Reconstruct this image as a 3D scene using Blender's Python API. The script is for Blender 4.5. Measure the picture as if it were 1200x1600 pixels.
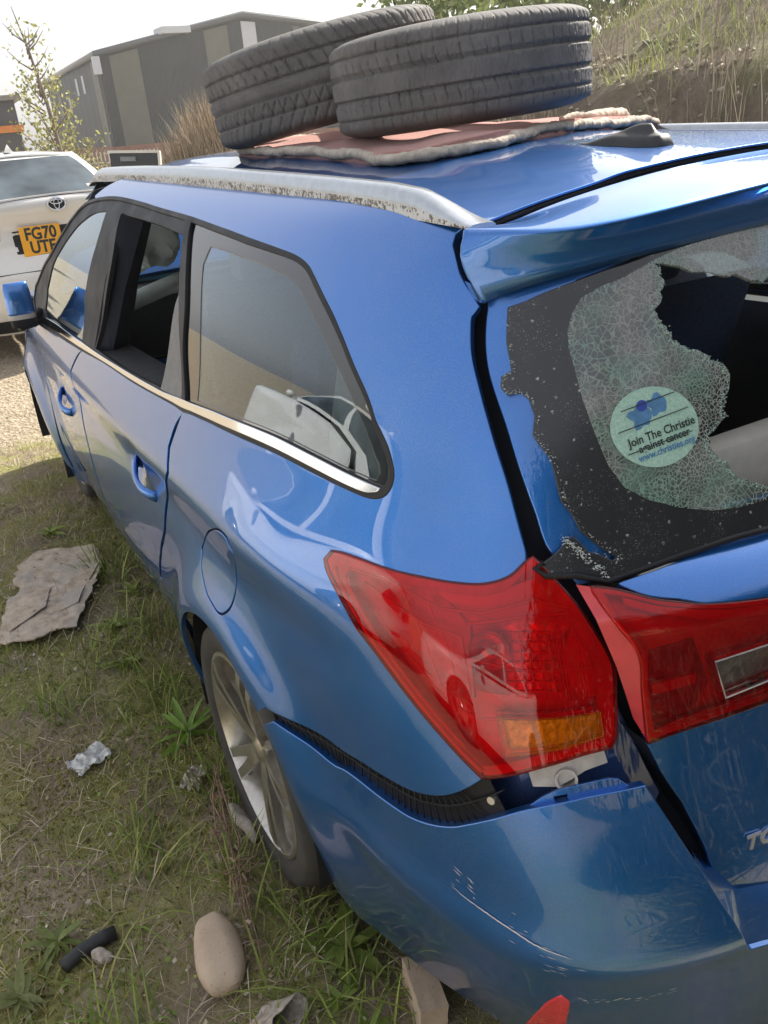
import bpy, bmesh, math, random
import numpy as np
from mathutils import Vector, Matrix
from mathutils.geometry import delaunay_2d_cdt
random.seed(7); RNG = np.random.default_rng(7)
for o in list(bpy.data.objects): bpy.data.objects.remove(o, do_unlink=True)
SC = bpy.context.scene; COL = SC.collection
R = math.radians
GZ = -0.04                                   # ground level (car coordinates)

# ------------------------------------------------------------------ camera
CAM_LOC = (-1.2502, -0.4313, 1.5544); YAW, PITCH, ROLL, FOC = .48366, .44851, -.08435, 1288.8
def cam_axes():
    cy, sy, cp, sp = math.cos(YAW), math.sin(YAW), math.cos(PITCH), math.sin(PITCH)
    d = Vector((sy*cp, cy*cp, -sp)); r = Vector((cy, -sy, 0)); u = r.cross(d)
    c, s = math.cos(ROLL), math.sin(ROLL)
    return r*c+u*s, u*c-r*s, d
cam = bpy.data.cameras.new('camera'); cam_o = bpy.data.objects.new('camera', cam); COL.objects.link(cam_o)
_r, _u, _d = cam_axes()
cam_o.matrix_world = Matrix(((_r.x, _u.x, -_d.x, CAM_LOC[0]), (_r.y, _u.y, -_d.y, CAM_LOC[1]), (_r.z, _u.z, -_d.z, CAM_LOC[2]), (0, 0, 0, 1)))
cam.sensor_fit = 'VERTICAL'; cam.sensor_height = 32; cam.lens = 32*FOC/1600
cam.clip_start = .05; cam.clip_end = 3000
SC.camera = cam_o

# ------------------------------------------------------------------ light
SUN_AZ, SUN_EL = 70, 40
W = bpy.data.worlds.new('World'); SC.world = W; W.use_nodes = True
nt = W.node_tree; bg = nt.nodes['Background']
sky = nt.nodes.new('ShaderNodeTexSky'); sky.sky_type = 'NISHITA'; sky.sun_disc = False
sky.sun_elevation = R(SUN_EL); sky.sun_rotation = R(SUN_AZ); sky.air_density = 1.0; sky.dust_density = 2.5; sky.ozone_density = 1.0
hs = nt.nodes.new('ShaderNodeHueSaturation'); hs.inputs['Saturation'].default_value = .5; nt.links.new(sky.outputs[0], hs.inputs['Color'])
hz = nt.nodes.new('ShaderNodeMix'); hz.data_type = 'RGBA'; hz.inputs[0].default_value = .72; hz.inputs[7].default_value = (1.72, 1.72, 1.78, 1)   # high thin haze
nt.links.new(hs.outputs[0], hz.inputs[6]); nt.links.new(hz.outputs[2], bg.inputs[0]); bg.inputs[1].default_value = .15
sun = bpy.data.lights.new('sun', 'SUN'); sun.energy = 3.6; sun.angle = R(.5); sun.color = (1, .94, .84)
sun_o = bpy.data.objects.new('sun', sun); COL.objects.link(sun_o)
_s = Vector((math.sin(R(SUN_AZ))*math.cos(R(SUN_EL)), math.cos(R(SUN_AZ))*math.cos(R(SUN_EL)), math.sin(R(SUN_EL))))
sun_o.rotation_euler = _s.to_track_quat('Z', 'Y').to_euler(); sun_o.location = (20, 10, 30)
vs = SC.view_settings; vs.view_transform = 'Standard'; vs.look = 'None'; vs.exposure = 1.45; vs.gamma = 1; vs.use_curve_mapping = False
SC.render.engine = 'CYCLES'; cy_ = SC.cycles
cy_.use_denoising = True; cy_.max_bounces = 10; cy_.transparent_max_bounces = 16; cy_.transmission_bounces = 6
cy_.caustics_reflective = False; cy_.caustics_refractive = False; cy_.sample_clamp_indirect = 6

# ------------------------------------------------------------------ materials
class NB:
    def __init__(s, name):
        s.m = bpy.data.materials.new(name); s.m.use_nodes = True; s.t = s.m.node_tree
        s.b = s.t.nodes['Principled BSDF']; s.out = s.t.nodes['Material Output']; s._c = None
    def n(s, ty, **k):
        x = s.t.nodes.new('ShaderNode'+ty)
        for a, b in k.items():
            if a.startswith('i_'):
                key = a[2:]; key = int(key) if key.isdigit() else key.replace('_', ' ')
                x.inputs[key].default_value = b
            else: setattr(x, a, b)
        return x
    def l(s, a, b): s.t.links.new(a, b); return b
    def set(s, **k):
        for a, b in k.items():
            key = {'color': 'Base Color', 'metal': 'Metallic', 'rough': 'Roughness', 'coat': 'Coat Weight', 'coatr': 'Coat Roughness',
                   'spec': 'Specular IOR Level', 'alpha': 'Alpha', 'trans': 'Transmission Weight', 'ior': 'IOR', 'sheen': 'Sheen Weight', 'sub': 'Subsurface Weight'}[a]
            s.b.inputs[key].default_value = (*b, 1) if key == 'Base Color' else b
        return s
    def co(s, sc=1.0, gen='Object'):
        if s._c is None: s._c = s.n('TexCoord')
        o = s._c.outputs[gen]
        if sc != 1.0:
            mp = s.n('Mapping'); s.l(o, mp.inputs[0]); mp.inputs['Scale'].default_value = (sc if hasattr(sc, '__len__') else (sc,)*3); o = mp.outputs[0]
        return o
    def noise(s, scale, detail=4, rough=.55, sc=1.0, dist=0):
        x = s.n('TexNoise', i_Scale=scale, i_Detail=detail, i_Roughness=rough, i_Distortion=dist); s.l(s.co(sc), x.inputs['Vector']); return x.outputs['Fac']
    def ramp(s, fac, stops):
        x = s.n('ValToRGB'); s.l(fac, x.inputs[0]); e = x.color_ramp.elements
        while len(e) < len(stops): e.new(.5)
        for q, (p, c) in zip(e, stops): q.position = p; q.color = (*c, 1) if hasattr(c, '__len__') else (c, c, c, 1)
        return x.outputs[0]
    def mix(s, fac, a, b):
        x = s.n('Mix', data_type='RGBA')
        for v, i in ((fac, 0), (a, 6), (b, 7)):
            if hasattr(v, 'is_linked'): s.l(v, x.inputs[i])
            else: x.inputs[i].default_value = v if i == 0 else (*v, 1)
        return x.outputs[2]
    def math(s, op, a, b=0.):
        x = s.n('Math', operation=op)
        for v, i in ((a, 0), (b, 1)):
            if hasattr(v, 'is_linked'): s.l(v, x.inputs[i])
            else: x.inputs[i].default_value = v
        return x.outputs[0]
    def bump(s, h, strength=.3, dist=.01):
        x = s.n('Bump', i_Strength=strength, i_Distance=dist); s.l(h, x.inputs['Height']); s.l(x.outputs[0], s.b.inputs['Normal']); return x
    def base(s, c): s.l(c, s.b.inputs['Base Color']); return s
    def rough(s, c): s.l(c, s.b.inputs['Roughness']); return s
def plain(name, c, rough=.5, metal=0., var=.15, scale=30., bump=0., coat=0., spec=.5):
    b = NB(name).set(rough=rough, metal=metal, coat=coat, spec=spec)
    f = b.noise(scale, 5)
    b.base(b.ramp(f, [(.3, tuple(x*(1-var) for x in c)), (.7, tuple(min(1, x*(1+var)) for x in c))]))
    b.rough(b.ramp(b.noise(scale*.4, 4), [(.3, max(.02, rough-.08)), (.7, min(1, rough+.08))]))
    if bump: b.bump(f, bump, .004)
    return b.m
M = {}
def paint(name, c, metal, rough, dust=.08):
    b = NB(name).set(metal=metal, rough=rough, coat=1., coatr=.02, spec=.5); b.b.inputs['Coat IOR'].default_value = 1.72
    f = b.noise(3.0, 6, .7); fine = b.noise(420., 2)
    d = b.math('MULTIPLY', b.ramp(f, [(.35, 0.), (.75, 1.)]), b.ramp(fine, [(.45, .3), (.65, 1.)]))
    d = b.math('MULTIPLY', d, dust*2.2)
    sz = b.n('SeparateXYZ'); b.l(b.co(), sz.inputs[0]); lowz = b.ramp(b.math('ADD', sz.outputs[2], b.math('MULTIPLY', b.noise(5., 4), .30)), [(.34, 1.), (.62, 0.)])
    dirt = b.math('MULTIPLY', lowz, b.ramp(b.noise(22., 5, .7), [(.35, .05), (.7, .38)])); d = b.math('MAXIMUM', d, dirt)
    b.base(b.mix(d, c, b.mix(lowz, (.42, .42, .40), (.30, .25, .19))))
    b.rough(b.math('ADD', b.math('MULTIPLY', d, .5), rough))
    x = b.n('Bump', i_Strength=.006, i_Distance=.002); b.l(b.noise(900., 1), x.inputs['Height']); b.l(x.outputs[0], b.b.inputs['Normal'])
    b.l(b.ramp(b.noise(14., 5, .7), [(.4, .008), (.8, .05)]), b.b.inputs['Coat Roughness'])
    return b.m
M['blue'] = paint('metallic_blue_paint', (.004, .158, .56), .74, .31, .10)
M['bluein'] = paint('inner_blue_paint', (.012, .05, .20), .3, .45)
M['white'] = paint('white_paint', (.74, .73, .71), 0., .35, .05)
M['black'] = plain('black_trim', (.013, .013, .016), .5, 0, .08, 25, spec=.35)
M['void'] = plain('dark_cavity', (.012, .012, .016), .7, 0, .3, 20)
M['rubber'] = None
M['chrome'] = NB('bright_chrome').set(color=(.82, .83, .84), metal=1., rough=.09).m
M['satin'] = NB('satin_silver').set(metal=.9, rough=.3).m
b = NB('satin_silver_rail').set(metal=.75, rough=.24, coat=.3); f = b.noise(60, 5); b.base(b.ramp(f, [(.3, (.46, .49, .52)), (.7, (.56, .59, .62))])); M['rail'] = b.m
b = NB('pitted_rail_side').set(metal=.2, rough=.5)
f = b.noise(170, 4, .65); g = b.noise(9, 3)
v = b.math('ADD', f, b.math('MULTIPLY', g, .35)); b.base(b.ramp(v, [(.66, (.60, .61, .62)), (.73, (.12, .10, .075))])); M['pitted'] = b.m
M['grey_plastic'] = plain('grey_plastic', (.16, .165, .175), .45, 0, .15, 80)
M['white_plastic'] = plain('dusty_white_plastic', (.52, .49, .47), .5, 0, .15, 50)
M['beige_trim'] = plain('pale_cabin_trim', (.55, .52, .46), .6, 0, .08, 40)
M['seat'] = plain('grey_seat_cloth', (.17, .175, .19), .9, 0, .3, 200, .2)
M['navy'] = plain('navy_seat_cloth', (.055, .085, .19), .75, 0, .3, 150, .2)
M['dash'] = plain('dark_dashboard', (.03, .03, .032), .55, 0, .2, 60)
M['bag'] = plain('white_crumpled_plastic', (.88, .90, .86), .4, 0, .08, 20, .3)

def glassmat(name, tint, refl=.06, rough=.02, boost=1.0):
    b = NB(name); t = b.t; t.nodes.remove(b.b)
    tr = b.n('BsdfTransparent'); tr.inputs[0].default_value = (*tint, 1)
    gl = b.n('BsdfGlossy'); gl.inputs['Roughness'].default_value = rough; gl.inputs[0].default_value = (.84, .93, 1., 1) if name in ('privacy_glass', 'car_glass') else (1, 1, 1, 1)
    fr = b.n('Fresnel'); fr.inputs[0].default_value = 1.52
    ms = b.n('MixShader')
    f = b.math('MINIMUM', b.math('ADD', b.math('MULTIPLY', fr.outputs[0], boost), refl), 1.)
    b.l(f, ms.inputs[0]); b.l(tr.outputs[0], ms.inputs[1]); b.l(gl.outputs[0], ms.inputs[2]); b.l(ms.outputs[0], b.out.inputs[0])
    return b.m
M['glass'] = glassmat('car_glass', (.60, .68, .66), .03, .0, 1.6)
M['privacy'] = glassmat('privacy_glass', (.46, .52, .53), .04, .004, 1.7)
def redlens(name, tint, dcol, f):
    m = glassmat(name, tint, .0, .012, 1.0); t = m.node_tree; o = t.nodes['Material Output']; src = o.inputs[0].links[0].from_node; tr = next(n for n in t.nodes if n.type == 'BSDF_TRANSPARENT')
    d = t.nodes.new('ShaderNodeBsdfDiffuse'); d.inputs[0].default_value = (*dcol, 1); mx = t.nodes.new('ShaderNodeMixShader'); mx.inputs[0].default_value = f
    t.links.new(tr.outputs[0], mx.inputs[1]); t.links.new(d.outputs[0], mx.inputs[2]); t.links.new(mx.outputs[0], src.inputs[1]); return m
M['red_lens'] = redlens('red_lens', (1., .03, .05), (.85, .012, .03), .07)
M['amber_lens'] = redlens('amber_lens', (1., .45, .03), (.90, .26, .01), .14)
M['dark_red_lens'] = redlens('dark_red_lens', (.95, .02, .05), (.75, .012, .035), .07)
M['clear_lens'] = glassmat('clear_lens', (.9, .9, .88), .02, .02, 1.0)

M['pink_plastic'] = plain('red_lamp_side', (.62, .045, .06), .4, 0, .1, 40, coat=.3)
M['red_solid'] = plain('red_lamp_moulding', (.82, .05, .07), .3, 0, .12, 60, coat=.5)
M['reflect'] = NB('lamp_reflector').set(color=(.8, .8, .8), metal=.85, rough=.25).m
b = NB('lamp_reflector_ribbed').set(metal=.7, rough=.3); b.base(b.ramp(b.noise(70, 3), [(.3, (.45, .42, .42)), (.7, (.9, .88, .88))]))
b.bump(b.noise(120, 2), .6, .004); M['facet'] = b.m
# ------------------------------------------------------------------ scene helpers
def prop(o, **k):
    for a, b in k.items():
        if b is not None: o[a] = b
    return o
def thing(name, label, cat, loc=(0, 0, 0), rz=0., group=None):
    o = bpy.data.objects.new(name, None); COL.objects.link(o); o.empty_display_size = .1
    o.location = loc; o.rotation_euler = (0, 0, rz)
    return prop(o, label=label, category=cat, group=group)
def link(me, name, mat=None, parent=None, loc=None):
    o = bpy.data.objects.new(name, me); COL.objects.link(o)
    if mat is not None and not me.materials:
        for m in (mat if isinstance(mat, (list, tuple)) else [mat]): me.materials.append(m)
    if parent is not None: o.parent = parent
    if loc is not None: o.location = loc
    return o
def mesh(name, V, F, mat=None, parent=None, normals=None, smooth=True, loc=None, mi=None):
    me = bpy.data.meshes.new(name); me.from_pydata([tuple(map(float, v)) for v in V], [], [tuple(map(int, f)) for f in F]); me.update()
    if smooth: me.polygons.foreach_set('use_smooth', [True]*len(me.polygons))
    o = link(me, name, mat, parent, loc)
    if mi is not None: me.polygons.foreach_set('material_index', list(mi))
    if normals is not None: me.normals_split_custom_set_from_vertices([tuple(map(float, n)) for n in normals])
    return o
def mirror_obj(o, name=None, mat=None):
    me = o.data; n = len(me.vertices)
    V = np.empty(n*3); me.vertices.foreach_get('co', V); V = V.reshape(-1, 3)*[-1, 1, 1]
    F = [tuple(reversed(p.vertices)) for p in me.polygons]; mi = [p.material_index for p in me.polygons]
    nn = o.get('_n'); N = None
    if o.name in NRM: N = NRM[o.name]*[-1, 1, 1]
    m = mesh(name or o.name.split('.')[0], V, F, [x for x in me.materials] if mat is None else mat, o.parent, N, True, None, mi)
    return m
NRM = {}
def bm_obj(name, bm, mat=None, parent=None, smooth=True, loc=None, bevel=0.):
    if bevel:
        bmesh.ops.bevel(bm, geom=[e for e in bm.edges if len(e.link_faces) == 2 and e.calc_face_angle(0) > .5], offset=bevel, segments=2, affect='EDGES', profile=.6)
    me = bpy.data.meshes.new(name); bm.normal_update(); bm.to_mesh(me); bm.free()
    if smooth:
        me.polygons.foreach_set('use_smooth', [True]*len(me.polygons)); me.set_sharp_from_angle(angle=R(35))
    return link(me, name, mat, parent, loc)
def box(bm, c, s, rot=None):
    r = bmesh.ops.create_cube(bm, size=1.)
    Mx = Matrix.Translation(c) @ (rot.to_matrix().to_4x4() if rot is not None and hasattr(rot, 'to_matrix') else (rot or Matrix.Identity(4))) @ Matrix.Diagonal((*s, 1))
    bmesh.ops.transform(bm, matrix=Mx, verts=r['verts']); return r['verts']
def boxo(name, c, s, mat, parent=None, bevel=.004, rot=None):
    bm = bmesh.new(); box(bm, c, s, rot); return bm_obj(name, bm, mat, parent, bevel=bevel)
def sweep_data(path, section, closed=False, up=(0, 0, 1), caps=True, scale=None):
    """section: list of (side, up) offsets per ring; path: 3D pts"""
    P = np.array(path, float); n = len(P); S = np.array(section, float); k = len(S)
    T = np.gradient(P, axis=0); T /= np.linalg.norm(T, axis=1)[:, None]+1e-12
    V = []
    for i in range(n):
        side = np.cross(T[i], up); side /= np.linalg.norm(side)+1e-9; u = np.cross(side, T[i])
        sc = 1 if scale is None else scale[i]
        for a, b in S: V.append(P[i]+side*a*sc+u*b*sc)
    F = [(i*k+j, i*k+(j+1) % k, (i+1)*k+(j+1) % k, (i+1)*k+j) for i in range(n-1) for j in range(k)]
    if caps: F += [tuple(range(k-1, -1, -1)), tuple((n-1)*k+j for j in range(k))]
    return np.array(V), F
def circ(r, k=8, ry=None): return [(r*math.cos(2*math.pi*i/k), (ry or r)*math.sin(2*math.pi*i/k)) for i in range(k)]
def tube(name, path, r, mat, parent=None, k=8, scale=None, up=(0, 0, 1)):
    V, F = sweep_data(path, circ(r, k), up=up, scale=scale); return mesh(name, V, F, mat, parent)
def join_data(L):
    V = []; F = []; o = 0
    for v, f in L:
        V.append(np.asarray(v, float)); F += [tuple(i+o for i in q) for q in f]; o += len(v)
    return np.concatenate(V), F
def lathe(name, prof, mat, parent=None, seg=64, axis='x', loc=None, mi=None):
    """prof: (r, a) list; revolve round axis x"""
    V = []; k = len(prof)
    for i in range(seg):
        t = 2*math.pi*i/seg
        for r, a in prof: V.append((a, r*math.cos(t), r*math.sin(t)) if axis == 'x' else (r*math.cos(t), r*math.sin(t), a))
    F = [(i*k+j, ((i+1) % seg)*k+j, ((i+1) % seg)*k+j+1, i*k+j+1) for i in range(seg) for j in range(k-1)]
    o = mesh(name, V, F, mat, parent, loc=loc); o.data.set_sharp_from_angle(angle=R(40)); return o
def text_data(s, size, bold=0.):
    c = bpy.data.curves.new('t', 'FONT'); c.body = s; c.size = size; c.align_x = 'CENTER'; c.align_y = 'CENTER'; c.offset = bold; c.resolution_u = 3
    o = bpy.data.objects.new('t', c); COL.objects.link(o); bpy.context.view_layer.update()
    me = bpy.data.meshes.new_from_object(o.evaluated_get(bpy.context.evaluated_depsgraph_get()))
    V = np.array([v.co[:] for v in me.vertices]) if len(me.vertices) else np.zeros((0, 3)); F = [tuple(p.vertices) for p in me.polygons]
    bpy.data.objects.remove(o); bpy.data.curves.remove(c); bpy.data.meshes.remove(me)
    return V, F
def text_on(name, s, size, frame, mat, parent, bold=0., thick=0.002, squash=1., slant=0.):
    """frame: (origin, right, up) vectors"""
    V, F = text_data(s, size, bold); o, r, u = (np.array(x, float) for x in frame); n = np.cross(r, u)
    if not len(V): return None
    P = o+(V[:, :1]*squash+V[:, 1:2]*slant)*r+V[:, 1:2]*u; k = len(P)
    bm = bmesh.new(); vv = [bm.verts.new(p) for p in P]
    for f in F:
        try: bm.faces.new([vv[i] for i in f])
        except ValueError: pass
    if thick:
        ex = bmesh.ops.extrude_face_region(bm, geom=bm.faces[:]); bmesh.ops.translate(bm, verts=[g for g in ex['geom'] if isinstance(g, bmesh.types.BMVert)], vec=Vector(n*thick))
    return bm_obj(name, bm, mat, parent, smooth=False)
# ------------------------------------------------------------------ spline surfaces
def spline_M(n):
    A = np.eye(n); B = np.zeros((n, n))
    for i in range(1, n-1): A[i, i-1] = 1; A[i, i] = 4; A[i, i+1] = 1; B[i, i-1] = 6; B[i, i] = -12; B[i, i+1] = 6
    return np.linalg.solve(A, B)
def spline_w(t, n, Mm):
    t = np.clip(np.asarray(t, float), 0, n-1); i = np.minimum(t.astype(int), n-2); f = t-i; g = 1-f
    Wt = np.zeros((len(t), n)); r = np.arange(len(t)); Wt[r, i] += g; Wt[r, i+1] += f
    return Wt+((g**3-g)/6)[:, None]*Mm[i]+((f**3-f)/6)[:, None]*Mm[i+1]
class Net:
    def __init__(s, C, bump=None):
        s.C = np.asarray(C, float); s.nu, s.nv = s.C.shape[:2]; s.Mu = spline_M(s.nu); s.Mv = spline_M(s.nv); s.bump = bump
        mu = s.C[:, s.nv//2]; mv = s.C[s.nu//2]
        s.S = np.r_[0, np.cumsum(np.linalg.norm(np.diff(mu, axis=0), axis=1))]; s.T = np.r_[0, np.cumsum(np.linalg.norm(np.diff(mv, axis=0), axis=1))]
    def raw(s, u, v):
        a = spline_w(u, s.nu, s.Mu); b = spline_w(v, s.nv, s.Mv); return np.einsum('pi,pj,ijk->pk', a, b, s.C, optimize=True)
    def der(s, u, v, f):
        h = 1e-3; du = f(u+h, v)-f(u-h, v); dv = f(u, v+h)-f(u, v-h); n = np.cross(du, dv); return n/(np.linalg.norm(n, axis=1)[:, None]+1e-12)
    def P(s, u, v):
        u = np.asarray(u, float); v = np.asarray(v, float); p = s.raw(u, v)
        if s.bump is not None: p = p+s.bump(u, v, p)[:, None]*s.der(u, v, s.raw)
        return p
    def N(s, u, v): return s.der(np.asarray(u, float), np.asarray(v, float), s.P)
    def st(s, uv): uv = np.asarray(uv, float); return np.stack([np.interp(uv[:, 0], range(s.nu), s.S), np.interp(uv[:, 1], range(s.nv), s.T)], 1)
    def uv(s, st): return np.interp(st[:, 0], s.S, range(s.nu)), np.interp(st[:, 1], s.T, range(s.nv))
def smooth(a, b, x): t = np.clip((x-a)/(b-a), 0, 1); return t*t*(3-2*t)
def area2(p): x, y = p[:, 0], p[:, 1]; return .5*float((x*np.roll(y, -1)-np.roll(x, -1)*y).sum())
def dense_loop(p, h, curve=True, ang=32):
    """resample a closed loop; smooth between sharp corners"""
    p = np.asarray(p, float); n = len(p); out = []
    d1 = p-np.roll(p, 1, 0); d2 = np.roll(p, -1, 0)-p
    a = np.degrees(np.abs(np.angle((d2[:, 0]+1j*d2[:, 1])/(d1[:, 0]+1j*d1[:, 1]+1e-15)))); cor = a > ang
    for i in range(n):
        p0, p1, p2, p3 = p[i-1], p[i], p[(i+1) % n], p[(i+2) % n]
        L = np.linalg.norm(p2-p1); k = max(1, int(math.ceil(L/h)))
        t = np.arange(k)/k
        if curve:
            m1 = (p2-p0)/(np.linalg.norm(p1-p0)+L+1e-12)*L if not cor[i] else (p2-p1)
            m2 = (p3-p1)/(np.linalg.norm(p3-p2)+L+1e-12)*L if not cor[(i+1) % n] else (p2-p1)
            t = t[:, None]; q = (2*t**3-3*t**2+1)*p1+(t**3-2*t**2+t)*m1+(-2*t**3+3*t**2)*p2+(t**3-t**2)*m2
        else: q = p1+t[:, None]*(p2-p1)
        out.append(q)
    return np.concatenate(out)
def inside(pts, loop):
    x, y = pts[:, 0], pts[:, 1]; c = np.zeros(len(pts), bool)
    for (x1, y1), (x2, y2) in zip(loop, np.roll(loop, -1, 0)):
        if y1 == y2: continue
        c ^= ((y1 > y) != (y2 > y)) & (x < (x2-x1)*(y-y1)/(y2-y1)+x1)
    return c
def panel(name, net, outer, mat, parent=None, holes=(), off=0., r=.002, flange=.010, h=.022, hb=.010, curve=True, mirror=False, raw_st=False, offf=None):
    loops = []
    for k, L in enumerate([outer, *holes]):
        st = np.asarray(L, float) if raw_st else net.st(L); st = dense_loop(st, hb, curve)
        if (area2(st) > 0) != (k == 0): st = st[::-1]
        loops.append(st)
    lo = loops[0].min(0); hi = loops[0].max(0)
    g = np.stack(np.meshgrid(np.arange(lo[0]+h/2, hi[0], h), np.arange(lo[1]+h/2, hi[1], h*.9), indexing='ij'), -1).reshape(-1, 2)
    if len(g):
        ok = inside(g, loops[0])
        for L in loops[1:]: ok &= ~inside(g, L)
        g = g[ok]; bd = np.concatenate(loops)
        for c in range(0, len(bd), 400):
            if not len(g): break
            b = bd[c:c+400]; lo_, hi_ = b.min(0)-h, b.max(0)+h
            near = np.where(((g > lo_) & (g < hi_)).all(1))[0]
            if len(near):
                dd = np.sqrt(((g[near][:, None]-b[None])**2).sum(2)).min(1); keep = np.ones(len(g), bool); keep[near[dd < .45*hb+.1*h]] = False; g = g[keep]
    pts = []; ed = []
    for L in loops:
        o = len(pts); pts += [Vector(q) for q in L]; ed += [(o+i, o+(i+1) % len(L)) for i in range(len(L))]
    nb = len(pts); pts += [Vector(q) for q in g]
    V2, E2, F2, ov, oe, of = delaunay_2d_cdt(pts, ed, [], 0, 1e-7)
    V2 = np.array([tuple(v) for v in V2]); F2 = np.array([f for f in F2])
    cen = V2[F2].mean(1); ok = inside(cen, loops[0])
    for L in loops[1:]: ok &= ~inside(cen, L)
    F2 = F2[ok]
    def surf(st):
        u, v = net.uv(st); n = net.N(u, v); p = net.P(u, v)
        oo = off if offf is None else off+offf(p)[:, None]
        return p+oo*n, n
    Pp, Nn = surf(V2); V = [Pp]; N = [Nn]; F = [tuple(f) for f in F2]; o = len(Pp)
    # orientation: F2 is CCW in st
    for L in loops:
        p, n = surf(L); k = len(L); e = np.roll(p, -1, 0)-np.roll(p, 1, 0); t = np.cross(e, n); t /= np.linalg.norm(t, axis=1)[:, None]+1e-12
        rings = []
        for a in (0, 30, 60, 90):
            c, s = math.cos(R(a)), math.sin(R(a)); rings.append((p+t*r*s-n*r*(1-c), n*c+t*s))
        if flange: rings.append((p+t*r-n*(r+flange), t))
        for q, m in rings: V.append(q); N.append(m)
        for a in range(len(rings)-1):
            for i in range(k):
                j = (i+1) % k; F.append((o+a*k+i, o+(a+1)*k+i, o+(a+1)*k+j, o+a*k+j))
        o += k*len(rings)
    V = np.concatenate(V); N = np.concatenate(N)
    ob = mesh(name, V, F, mat, parent, N)
    NRM[ob.name] = N
    if mirror: return ob, mirror_obj(ob)
    return ob
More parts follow.
